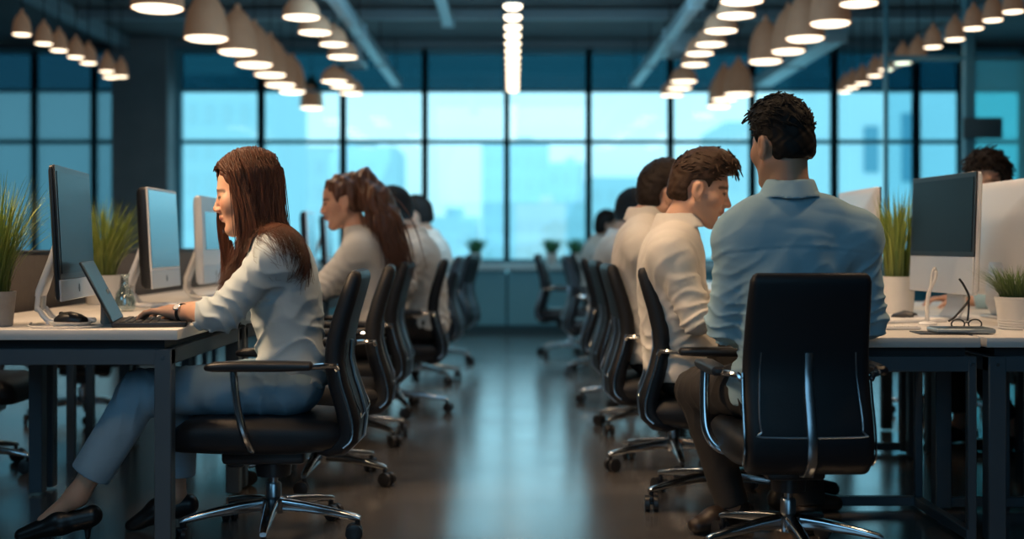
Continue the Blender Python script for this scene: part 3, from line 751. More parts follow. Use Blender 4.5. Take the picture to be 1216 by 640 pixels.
# ------------------------------------------------------------------ lamps
def make_pendant(label, group, d=.34, hgt=.34, shade=M_shade, ztop=ZC):
    t = thing('pendant_lamp', label, 'lamp', (0, 0, 0), 0, group)
    R = d / 2; pr = [(R * .985, 0), (R, .004), (R * .99, hgt * .12), (R * .93, hgt * .38), (R * .80, hgt * .62), (R * .58, hgt * .82), (R * .34, hgt * .94), (R * .16, hgt)]
    inn = [(R * .10, hgt * .97), (R * .3, hgt * .90), (R * .54, hgt * .78), (R * .76, hgt * .58), (R * .89, hgt * .36), (R * .955, hgt * .05)]
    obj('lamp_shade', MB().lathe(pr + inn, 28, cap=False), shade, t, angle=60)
    obj('diffuser', MB().lathe([(.001, -hgt * .05), (R * .5, -hgt * .043), (R * .8, -hgt * .03), (R * .93, hgt * .0), (R * .94, hgt * .03), (.001, hgt * .05)], 26), M_bulb, t)
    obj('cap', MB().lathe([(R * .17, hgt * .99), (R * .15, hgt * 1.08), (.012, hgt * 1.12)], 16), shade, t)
    return t
def hang(t, zb):
    z0 = [c for c in t.children if c.name.startswith('lamp_cord')]
    return t
protos = {}
def pendant(x, y, w, label, group, shade='a', kind='big', Hh=1.6):
    """a lamp whose rim lies Hh above the eye line and whose bearing is (x, y)"""
    Y = FPX * Hh / (VPY - y); X = (x - VPX) * Y / FPX; Z = EYE + Hh; d = w * Y / FPX
    key = (kind, shade)
    if key not in protos:
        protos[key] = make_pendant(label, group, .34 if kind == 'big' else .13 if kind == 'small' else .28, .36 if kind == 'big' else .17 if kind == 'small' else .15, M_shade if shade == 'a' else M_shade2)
        t = protos[key]
        base = t
        cl = MB().tube([(0, 0, .36 if kind == 'big' else .17 if kind == 'small' else .15), (0, 0, ZC - 2.6)], .005, 6)
        obj('lamp_cord', cl, M_cord, t)
        obj('ceiling_rose', MB().lathe([(.05, ZC - 2.6 - .02), (.05, ZC - 2.6)], 16), M_cord, t)
    else: t = dup(protos[key])
    t.location = (X, Y, Z); s = d / (.34 if kind == 'big' else .13 if kind == 'small' else .28); s = min(max(s, .8), 1.2)
    t.scale = (s, s, 1); t['label'] = label; t['group'] = group
    return t
def row(pts, desc, group, kind='big', shade='a'):
    for i, (x, y, w) in enumerate(pts): pendant(x, y, w, desc % ORD[i], group, shade, kind)
row([(187, 10, 62), (245, 46, 52), (282, 62, 46), (302, 77, 44), (321, 89, 38), (333, 101, 37), (347, 109, 32), (370, 128, 28)], '%s bell-shaped pendant of the row over the women, counted from its largest', 'bell pendants over the women')
row([(358, 21, 45), (374, 39, 40), (396, 53, 34), (407, 68, 36), (397, 97, 32), (407, 103, 30), (417, 111, 28)], '%s shallow round pendant beside the duct over the women, counted from its largest', 'shallow pendants over the women', 'flat')
row([(986, 28, 48), (956, 46, 46), (936, 61, 40), (909, 73, 40), (877, 112, 34), (860, 118, 30), (854, 126, 28)], '%s bell-shaped pendant of the row over the tall man, counted from its largest', 'bell pendants over the men', 'big', 'b')
row([(1020, 5, 46), (881, 2, 52), (874, 19, 46), (856, 37, 40), (844, 53, 37), (831, 64, 34), (825, 77, 32), (812, 97, 32), (807, 105, 30), (798, 113, 28)], '%s shallow round pendant of the slanting row over the men, counted from the top', 'shallow pendants over the men', 'flat', 'b')
row([(1203, 14, 25), (1179, 24, 24), (1156, 34, 24), (1134, 47, 24), (1108, 56, 22), (1090, 68, 22), (1072, 75, 21), (1052, 83, 18), (1039, 90, 18), (1024, 99, 18), (1012, 104, 17), (1003, 109, 16)], '%s little pendant of the outer row by the grey sign, counted from its largest', 'little pendants by the partition', 'small', 'b')
row([(26, 41, 22), (52, 52, 21), (70, 60, 21), (90, 68, 20), (105, 75, 20), (127, 85, 18), (131, 92, 18), (144, 91, 16)], '%s little pendant of the outer row before the slate pillar, counted from its largest', 'little pendants by the pillar', 'small', 'a')
yv = [8, 21, 33, 43, 52.5, 61, 69, 76.5, 83.5, 90, 96, 101.5, 106.5]
cp = None
for i, y in enumerate(yv):
    Y = FPX * 1.7 / (VPY - y)
    l = '%s round lamp of the single file hung along the middle, counted from the top' % ORD[i]
    if cp is None:
        cp = thing('spot_lamp', l, 'lamp', (0, 0, 0), 0, 'central file of round lamps')
        obj('housing', MB().lathe([(.068, .012), (.075, .02), (.075, .075), (.06, .085), (.012, .09)], 24), M_cord, cp)
        obj('diffuser', MB().lathe([(.001, -.026), (.045, -.022), (.066, -.006), (.068, .016), (.001, .02)], 24), M_bulb, cp)
        obj('lamp_cord', MB().tube([(0, 0, .088), (0, 0, ZC - 2.7)], .005, 6), M_cord, cp); t = cp
    else: t = dup(cp, label=l)
    t.location = ((609 - VPX) * Y / FPX, Y, 2.7)
# ------------------------------------------------------------------ people
def fr3(f, up=(0, 0, 1), roll=0.):
    f = nrm(f); r = nrm(np.cross(f, up)); u = np.cross(r, f)
    if roll: r, u = r * math.cos(roll) + u * math.sin(roll), u * math.cos(roll) - r * math.sin(roll)
    return np.array([r, f, u])           # rows: right, forward, up
class Head:
    def __init__(s, c, f, sc=1.1, roll=0., fem=False): s.c = np.asarray(c, float); s.R = fr3(f, roll=roll); s.s = sc; s.fem = fem
    def __call__(s, x, y, z): return s.c + s.s * (np.array([x, y, z]) @ s.R)
    def loc(s, P): return (P - s.c) @ s.R.T / s.s
def head_prims(H, f):
    s, R = H.s, H.R; E = lambda c, r, k=.02, **kw: f.add(ell(H(*c), np.array(r) * s, R), k * s, **kw)
    C = lambda a, b, ra, rb=None, k=.015, **kw: f.add(cap(H(*a), H(*b), ra * s, (rb or ra) * s), k * s, **kw)
    jw = .86 if H.fem else 1.
    E((0, -.012, .03), (.075, .097, .088))
    E((0, .028, -.04), (.058, .058, .078), .03)
    for x in (-1, 1): C((x * .050 * jw, -.004, -.058), (x * .016 * jw, .064, -.100), .020, .017, .03)
    C((-.008, .066 if H.fem else .070, -.101), (.008, .066 if H.fem else .070, -.101), .018 * (.88 if H.fem else 1.05), k=.02)
    for x in (-1, 1): E((x * .042, .052, -.022), (.024, .026, .026), .03)
    C((-.030, .073 if H.fem else .074, .022), (.030, .073 if H.fem else .074, .022), .0085 if H.fem else .013, k=.02)
    for x in (-1, 1): E((x * .031, .094, .001), (.015, .014, .011), .012, sub=True)
    for x in (-1, 1): E((x * .031, .0735, .000), (.0125, .0125, .0115), .003)
    for x in (-1, 1): C((x * .043, .070, .006), (x * .020, .079, .0085), .0045, k=.004)
    C((0, .085, .006), (0, .1045 if H.fem else .107, -.028 if H.fem else -.030), .0062 if H.fem else .0075, .0088 if H.fem else .0105, .012)
    for x in (-1, 1): E((x * .0105, .095, -.034), (.008, .010, .0075), .008)
    C((0, .0900, -.040), (0, .0875, -.056), .0065, k=.010)
    C((-.014, .083, -.0585), (0, .0925, -.057), .0055, .0068, .006); C((.014, .083, -.0585), (0, .0925, -.057), .0055, .0068, .006)
    C((-.013, .081, -.070), (.013, .081, -.070), .0072, k=.006); E((0, .086, -.0695), (.012, .0085, .0072), .006)
    E((0, .090, -.083), (.022, .006, .006), .01, sub=True)
    for x in (-1, 1):
        E((x * .077, -.010, -.010), (.010, .021, .032), .006)
        E((x * .088, -.004, -.008), (.008, .011, .019), .006, sub=True)
        E((x * .075, -.004, -.036), (.008, .010, .011), .006)
def face_colors(H, v, skin, lips, brow, iris=(.05, .035, .025)):
    p = H.loc(v); c = np.tile(np.asarray(skin, float), (len(v), 1))
    def mixc(m, col, a=1.):
        m = np.clip(m, 0, 1)[:, None] * a; c[:] = c * (1 - m) + np.asarray(col) * m
    x, y, z = np.abs(p[:, 0]), p[:, 1], p[:, 2]; fr = (y > .055) & (p[:, 2] > -.14) & (p[:, 2] < .12) & (x < .1)
    blush = np.exp(-(((x - .045) / .025) ** 2 + ((z + .03) / .022) ** 2)) * fr; mixc(blush, np.array(skin) * np.array([1.05, .78, .74]), .5)
    mixc((np.exp(-((z + .030) / .012) ** 2 - (x / .014) ** 2)) * (y > .095), np.array(skin) * np.array([1.05, .8, .76]), .6)
    lp = np.clip(1.6 - np.sqrt((x / .0205) ** 2 + ((z + .0635) / .0115) ** 2) * 1.4, 0, 1) * (y > .074); mixc(lp, lips, .9)
    mixc(np.exp(-((z + .0638) / .0018) ** 2) * (x < .019) * (y > .074), np.array(lips) * .35, .8)
    arc = .024 - .004 * ((x - .034) / .016) ** 2
    mixc(np.clip(1.5 - np.abs(z - arc) / .0048, 0, 1) * (x > .012) * (x < .058) * fr, brow, .8)
    ey = np.clip(1.5 - np.sqrt(((x - .031) / .0135) ** 2 + ((z - .0005) / .0055) ** 2) * 1.1, 0, 1) * fr
    mixc(ey, (.22, .17, .15), .9)
    mixc(np.clip(1.6 - np.sqrt(((x - .031) / .0075) ** 2 + ((z + .001) / .006) ** 2), 0, 1) * fr, iris, 1)
    mixc(np.clip(1.4 - np.abs(z - .0035 + .3 * ((x - .031) ** 2) / .03) / .0042, 0, 1) * (np.abs(x - .033) < .0175) * fr, (.02, .014, .01), .9)
    return np.clip(c, 0, 1)
def hand_prims(f, Wp, d, n, side, s=1., curl=.35, spread=.05, thumb_out=1., pts=None):
    """Wp wrist, d along the hand, n out of the back of the hand, side: towards the thumb"""
    d = nrm(d); n = nrm(n - d * np.dot(n, d)); t = nrm(side - d * np.dot(side, d) - n * np.dot(side, n)); Wp = np.asarray(Wp, float)
    L = .085 * s
    f.add(cap(Wp - d * .02, Wp + d * .03 * s, .026 * s, .028 * s, flat=(n, 1.35)), .015)
    for q in (-.024, -.008, .008, .024): f.add(cap(Wp + d * .015 * s + t * q * s * .7, Wp + d * L + t * q * s, .0125 * s, .0105 * s, flat=(n, 1.1)), .012)
    lens = {.026: .072, .0088: .082, -.0088: .077, -.026: .060}
    for q, ln in lens.items():
        a = Wp + d * (L - .004) + t * q * s; dd = nrm(d + t * q * spread * 40 * .3); ang = curl * .5; r = .0088 * s
        for k, fr_ in enumerate((.45, .30, .25)):
            dr = dd * math.cos(ang) - n * math.sin(ang); b = a + dr * ln * fr_ * s * 1.05
            f.add(cap(a, b, r, r * .9), .004); a = b; r *= .9; ang += curl * (1.1 if k == 0 else .8)
    a = Wp + d * .022 * s + t * .022 * s - n * .006; dr = nrm(d * .62 + t * .70 * thumb_out - n * .25); b = a + dr * .042 * s
    f.add(cap(a, b, .0145 * s, .0112 * s), .012); dr2 = nrm(d * .88 + t * .32 * thumb_out - n * .3); c = b + dr2 * .032 * s; f.add(cap(b, c, .0110 * s, .0095 * s), .004)
    f.add(cap(c, c + nrm(dr2 - n * .2) * .024 * s, .0095 * s, .0078 * s), .004)
def folds(P, cen, ax, amp, freq, rad, warp=1.):
    q = P - cen; t = q @ nrm(ax); w = np.exp(-(q * q).sum(1) / rad ** 2)
    ph = freq * t + warp * np.sin(q @ np.array([23., 31., 17.])) + 1.3 * np.sin(q @ np.array([-41., 13., 37.]))
    return -amp * w * ((1 - np.abs(np.sin(.5 * ph))) ** 1.6 * 2.6 - .8)
def rumple(P, amp, sc=1.):
    a = np.sin(P @ np.array([19., 7., 11.]) * sc + 1.7 * np.sin(P @ np.array([-9., 14., 21.]) * sc)); b = np.sin(P @ np.array([-8., 23., 17.]) * sc + 1.3 * np.sin(P @ np.array([27., 5., -12.]) * sc))
    return -amp * (np.abs(a) * .8 + b * .5)
def person(spec):
    S = spec; A = lambda k: np.asarray(S[k], float)
    hip, neck = A('hip'), A('neck'); shL, shR, elL, elR, wrL, wrR = (A(k) for k in ('shL', 'shR', 'elL', 'elR', 'wrL', 'wrR'))
    rgt = nrm(shR - shL); up = nrm(neck - hip); fwd = nrm(np.cross(up, rgt)); rgt = np.cross(fwd, up); R = np.array([rgt, fwd, up])
    hf = nrm(S['face0']); hr = nrm(np.cross(hf, (0, 0, 1))); Rh = np.array([hr, hf, (0, 0, 1)])
    w = S.get('w', 1.); g = S.get('girth', 1.); H = Head(S['head'], S['face'], S.get('hs', 1.1), S.get('roll', 0.), S.get('fem', False)); h = S['h']
    hipL, hipR = hip - hr * .085 * w, hip + hr * .085 * w
    L = np.linalg.norm(neck - hip)
    sp = lambda t: hip + (neck - hip) * t + fwd * S.get('bend', 0.) * math.sin(PI * t) * -1
    def torso(f, e, k=.05):
        f.add(ell(hip + V3(0, 0, .01), np.array([.165 * w, .125 * g, .115]) + e, Rh), k)
        f.add(ell(sp(.30), np.array([.135 * w, .105 * g, .17]) + e, R), k + .02)
        f.add(ell(sp(.62), np.array([.150 * w, .112 * g, .19]) + e, R), k + .02)
        f.add(cap(sp(.82) - rgt * .09 * w, sp(.82) + rgt * .09 * w, .085 * g + e, flat=(fwd, 1.0)), k)
        for s_, q in ((shL, -1), (shR, 1)):
            f.add(cap(neck - up * .035 + rgt * q * .02, s_ + up * .004, .048 + e * .8, .054 + e), .04)
            f.add(cap(sp(.66) + rgt * q * .075 * w, s_ - up * .03, .085 + e, .058 + e), .05)
        if S.get('fem'):
            for q in (-1, 1): f.add(ell(sp(.63) + fwd * .085 * g + rgt * q * .065, np.array([.062, .055, .062]) + e * .8, R), .045)
    hz = S.get('hand', {})
    def hands(f):
        for nm, wp in (('L', wrL), ('R', wrR)):
            if nm in hz:
                q = hz[nm]; hand_prims(f, wp, V3(*q['d']), V3(*q.get('n', (0, 0, 1))), V3(*q['t']), q.get('s', 1.), q.get('curl', .35), q.get('spread', .05))
    # --- skin: one continuous body
    b = F(); torso(b, -.006)
    b.add(cap(H(0, -.028, -.055), neck + up * .0, .050 * H.s * S.get('nk', 1.), .056 * S.get('nk', 1.)), .03)
    b.add(cap(neck, sp(.85), .056, .07), .04)
    for s_, e_, w_ in ((shL, elL, wrL), (shR, elR, wrR)):
        b.add(cap(s_, e_, .046, .038), .03); b.add(cap(e_, w_, .040, .026), .02); b.add(cap(e_ + (w_ - e_) * .15, e_ + (w_ - e_) * .45, .040, .035), .03)
    hands(b)
    legs = []
    for q in 'LR':
        if 'kn' + q in S:
            hp = hipL if q == 'L' else hipR; legs.append((q, hp, A('kn' + q), A('an' + q), A('to' + q)))
    for q, hp, kn, an, to in legs:
        b.add(cap(hp, kn, .08, .052), .04); b.add(cap(kn, an, .052, .034), .03); b.add(cap(an, an * .4 + to * .6 + V3(0, 0, .006), .033, .020), .03)
    hb = F(); head_prims(H, hb)
    b.add(lambda P: hb(P), .022)
    pts = np.array([hip, neck, shL, shR, elL, elR, wrL, wrR, H(0, 0, .12), H(0, .12, 0)] + [x for l in legs for x in l[2:]])
    lo, hi = pts.min(0) - .23, pts.max(0) + .23
    org = V3(hip[0], hip[1], 0)
    v, fc = surface(b, lo, hi, h)
    col_ = face_colors(H, v, S.get('skin', (.62, .36, .25)), S.get('lips', (.42, .14, .12)), S.get('brow', (.05, .03, .02)))
    body = mesh_obj('person', v - org, fc, M_skin, None, True, None, col_, fix=False); body.location = org
    tag(body, S['label'], 'person', S.get('group'))
    part_ = lambda name, vv, ff, m, **k: mesh_obj(name, vv - org, ff, m, body, True, k.get('angle'), k.get('colors'), fix=k.get('fix', False))
    # --- shirt
    hs_ = S.get('hc', h)
    e0 = S.get('ease', .014); s = F(); torso(s, e0)
    cuffs = S.get('cuff', (.93, .93))
    for (s_, e_, w_, cf) in ((shL, elL, wrL, cuffs[0]), (shR, elR, wrR, cuffs[1])):
        s.add(cap(s_, e_, .054 + e0 * .8, .050 + e0 * .6), .035)
        end = e_ + (w_ - e_) * cf; dn = nrm(w_ - e_)
        re = .050 * (1 - cf) + .036 * cf + e0 * .45; s.add(cap(e_, end, .050 + e0 * .6, re, cut=(end, dn)), .02)
        if S.get('cuffband', True):
            s.add(cap(end - dn * .055, end, re + .005, re + .003, cut=(end, dn)), .006)
    if S.get('collar') == 'shirt':
        Rc = fr3(nrm(fwd + up * .05), up); cc = neck + up * .012 - fwd * .002
        s.add(ringc(cc + up * .012, np.array([rgt, fwd, up]), 1., 1.08, .066 * S.get('nk', 1.) , -.10, .0045, .024, .03), .006)
        s.add(ringc(cc + up * .006, np.array([rgt, fwd, up]), 1., 1.08, .076 * S.get('nk', 1.), -.42, .005, .024, .028), .004)
    else:
        s.add(ringc(neck + up * .0, np.array([rgt, fwd, up]), 1., 1.05, .068 * S.get('nk', 1.), -.2, .006, .014), .006)
    hem = S.get('hem', -.03)
    s.add(plane(hip + V3(0, 0, hem), (0, 0, -1)), .006, inter=True)
    amp = S.get('wr', .004)
    def post(P, d):
        r = rumple(P, amp * .45, 1.)
        for s_, e_, w_ in ((shL, elL, wrL), (shR, elR, wrR)):
            r += folds(P, e_, (s_ - e_), amp * 1.2, 150, .10) + folds(P, e_ + (w_ - e_) * .75, (w_ - e_), amp * .9, 210, .07) + folds(P, s_ * .72 + e_ * .28, (e_ - s_) + rgt * .2, amp * .9, 110, .09)
        r += folds(P, sp(.12), up + .5 * rgt, amp * 1.6, 95, .17) + folds(P, sp(.5), up - .8 * rgt, amp * .7, 60, .16)
        if S.get('yoke'):
            q = (P - sp(.5)); zz = q @ up; xx = q @ rgt; yy = q @ fwd
            line = zz - (S['yoke'] - .25 * np.abs(xx) ** 1.6); r += .0022 * np.exp(-(line / .004) ** 2) * (yy < 0) * (np.abs(xx) < .22) - .0016 * np.exp(-((line - .008) / .005) ** 2) * (yy < 0)
        return r
    s.post = post; S['_shirt'] = s
    sl, sh = lo.copy(), hi.copy(); sl[2] = hip[2] + hem - .05
    v, fc = surface(s, sl, sh, hs_)
    part_('shirt', v, fc, S['shirt'])
    # --- trousers
    if legs:
        tr = F(); et = S.get('tease', .012)
        tr.add(ell(hip + V3(0, 0, .01), np.array([.165 * w, .125 * g, .115]) + et * .6, Rh), .05)
        cuts = []
        for q, hp, kn, an, to in legs:
            one = F(); one.add(cap(hp, kn, .086 + et, .062 + et), .05)
            end = kn + (an - kn) * S.get('legcut', .86); dn = nrm(an - kn)
            one.add(cap(kn, end, .060 + et, S.get('hemr', .050) + et * .6, cut=(end, dn)), .03)
            def po(P, d, kn=kn, hp=hp, an=an): return folds(P, kn, (hp - kn), .004, 130, .11) + folds(P, hp, (kn - hp), .005, 85, .15) + rumple(P, .0016)
            one.post = po
            tr.add(lambda P, o=one: o(P), .02)
        tr.add(plane(hip + V3(0, 0, .11), (0, 0, 1)), .01, inter=True)
        pl = np.array([hip] + [x for l in legs for x in l[1:4]])
        v, fc = surface(tr, pl.min(0) - .2, pl.max(0) + .2, hs_)
        part_('trousers', v, fc, S['trousers'])
        for q, hp, kn, an, to in legs:
            sf = F(); dirn = to - an; dirn[2] = 0; Ls = np.linalg.norm(dirn) + .03; dd = nrm(dirn); sd = np.cross(dd, (0, 0, 1)); heel = V3(an[0], an[1], 0) - dd * .045; zt = to[2]
            heelz = S.get('heel', .03)
            if S.get('pump'):
                sf.add(cap(heel + V3(0, 0, heelz + .03), heel + dd * .10 + V3(0, 0, heelz * .7 + .03), .037, .044, flat=(sd, 1.1)), .02)
                sf.add(cap(heel + dd * .10 + V3(0, 0, heelz * .7 + .03), heel + dd * (Ls + .01) + V3(0, 0, .018 + zt), .040, .024, flat=(sd, .9)), .02)
                sf.add(cap(heel + dd * .01 + V3(0, 0, heelz + .02), heel + dd * .012 + V3(0, 0, .004), .016, .007), .01)
                sf.add(ell(heel + dd * .060 + V3(0, 0, heelz + .078), (.050, .033, .040), np.array([dd, sd, (0, 0, 1)])), .012, sub=True)
            else:
                sf.add(cap(heel + V3(0, 0, .04), heel + dd * .12 + V3(0, 0, .045), .040, .044, flat=(sd, 1.1)), .02)
                sf.add(cap(heel + dd * .10 + V3(0, 0, .04), heel + dd * (Ls + .02) + V3(0, 0, .03), .044, .030, flat=(sd, .82)), .02)
                sf.add(cap(heel + dd * .01 + V3(0, 0, .05), heel + dd * .02 + V3(0, 0, .10), .040, .042), .02)
                sf.add(plane((0, 0, .10), (0, 0, 1)), .006, inter=True)
            sf.add(plane((0, 0, .003), (0, 0, -1)), .004, inter=True)
            ps = np.array([heel, heel + dd * Ls]); v, fc = surface(sf, ps.min(0) - V3(.09, .09, .03), ps.max(0) + V3(.09, .09, .19), min(hs_, .006), 2)
            part_('shoe', v, fc, S.get('shoe', M_shoe))
    S['hairfn'](H, S, part_, org, body)
    return body, H, R
M_skin = mat('skin', (.6, .35, .25), .48, attr='col', sss=.10, bump=.05, bscale=140)
M_shoe = mat('black_shoe', (.010, .010, .011), .35)
M_shoe2 = mat('brown_shoe', (.03, .018, .012), .45)
M_shirtW = mat('cream_shirt', (.66, .63, .58), .85, wrinkle=.55, wscale=6)
M_shirtB = mat('pale_blue_shirt', (.36, .55, .64), .85, wrinkle=.60, wscale=5.5)
M_blouse = mat('pale_blouse', (.47, .55, .59), .85, wrinkle=.5, wscale=6)
M_jeans = mat('light_blue_trousers', (.27, .40, .50), .85, wrinkle=.5, wscale=7)
M_darktr = mat('dark_trousers', (.022, .019, .018), .8, wrinkle=.5)
M_hairA = mat('auburn_hair', (.068, .022, .010), .46, var=.5, vscale=90, stretch=(1, 1, .06), spec=.35)
M_hairB = mat('black_hair', (.005, .004, .0038), .62, var=.3, vscale=120, spec=.25)
M_hairC = mat('brown_hair', (.042, .021, .011), .6, var=.4, vscale=120, spec=.25)
M_hairD = mat('dark_brown_hair', (.016, .009, .006), .6, var=.4, vscale=120, spec=.25)

def strands(mb, paths, r0=.0016, tip=.15, n=4):
    for p in paths:
        k = len(p); mb.tube(p, [r0 * (1 if j < k * .55 else max(tip, 1 - (j - k * .55) / (k * .45))) for j in range(k)], n, cap=False)
def off_cloth(S, P, gap=.006):
    f = S['_shirt']; P = np.array(P, float)
    for _ in range(3):
        d = f(P); m = d < gap
        if not m.any(): break
        Q = P[m]; e = .004; g = np.stack([f(Q + V3(e, 0, 0)) - f(Q - V3(e, 0, 0)), f(Q + V3(0, e, 0)) - f(Q - V3(0, e, 0)), f(Q + V3(0, 0, e)) - f(Q - V3(0, 0, e))], 1)
        g /= np.linalg.norm(g, axis=1)[:, None] + 1e-9
        P[m] = Q + g * (gap - d[m])[:, None]
    return P
def short_hair(m, hh=.004, top=.016, side=.008, quiff=0., nape=-.062, front=.072, tuft=240, tl=.026, curl=0., sideburn=True, lift=.25):
    def fn(H, S, part_, org, body):
        s, R = H.s, H.R; f = F()
        f.add(ell(H(0, -.012, .032), (np.array([.075 + side, .097 + side, .088 + top])) * s, R), .02 * s)
        f.add(ell(H(0, .012, .075), np.array([.066 + side * .6, .078, .05 + top]) * s, R), .03 * s)
        f.add(ell(H(0, -.055, -.02), np.array([.064 + side * .4, .052 + side, .06]) * s, R), .02 * s)
        if quiff: f.add(ell(H(0, .070, .098 + quiff * .3), np.array([.058, .034, .020 + quiff]) * s, R), .02 * s); f.add(ell(H(0, .03, .112 + quiff * .5), np.array([.06, .05, .018 + quiff]) * s, R), .025 * s)
        def cutf(P):
            p = H.loc(P); x, y, z = np.abs(p[:, 0]), p[:, 1], p[:, 2]
            hair_y = np.interp(z, [-.12, -.06, -.02, .03, .06, .078, .10], [-.05, -.034, .018 if sideburn else -.0, .030, .05, front + .03, .2])
            d = y - hair_y - .012 * np.exp(-(x / .03) ** 2) * (z > .05)
            ear = .036 - np.sqrt((y + .008) ** 2 + (z + .014) ** 2 * .8); ear = np.where(x > .05, ear, -1)
            dn = nape - z + np.where(y > -.03, (y + .03) * .3, 0)
            return np.maximum(np.maximum(d, ear), dn) * s
        f.add(cutf, .006 * s, inter=True)
        A_ = .0011 * (1 + curl * 5)
        def post(P, d):
            p = H.loc(P); return -A_ * (np.sin(p @ np.array([140, 60, 90.]) + 2 * np.sin(p @ np.array([50, -90, 70.]))) + .7 * np.sin(p @ np.array([-90, 150., 130]) + 1.5 * np.sin(p @ np.array([80, 60, -120.])))) * s
        f.post = post
        v, fc = surface(f, H.c - .19 * s, H.c + .19 * s, hh, 2)
        mb = MB(); rs = np.random.default_rng(3)
        if tuft:
            p = H.loc(v); ok = np.where((p[:, 2] > .03) & ((p[:, 2] > .082) | (p[:, 1] < .045)))[0]; idx = rs.choice(ok, tuft)
            cen = np.array([0, -.01, .02]); paths = []
            for i in idx:
                nn = nrm((p[i] - cen) / np.array([.08, .1, .1])); back = np.array([rs.normal(0, .5), (.6 if quiff else -.35) + rs.normal(0, .35), .25]) if not curl else rs.normal(0, .8, 3)
                tg = nrm(back - nn * np.dot(back, nn)); L_ = tl * rs.uniform(.5, 1.3); st = p[i] - nn * .004
                lf = lift; pp = [st, st + (nn * lf + tg * .5) * L_ * .4, st + (nn * lf + tg) * L_ * .75, st + (nn * lf * .8 + tg * 1.4) * L_]
                paths.append([H(*q) for q in pp])
            strands(mb, paths, .0030 * s, .1)
        allv = np.concatenate([v, np.array(mb.v)]) if mb.v else v
        allf = [tuple(q) for q in fc] + [tuple(i + len(v) for i in q) for q in mb.f]
        part_('hair', allv, allf, m)
    return fn
def far_hair(m, long=False):
    return short_hair(m, .008, tuft=0)
# ------------------------------------------------------------------ the cast
def Wm(pt, Y): return W(pt[0], pt[1], Y)
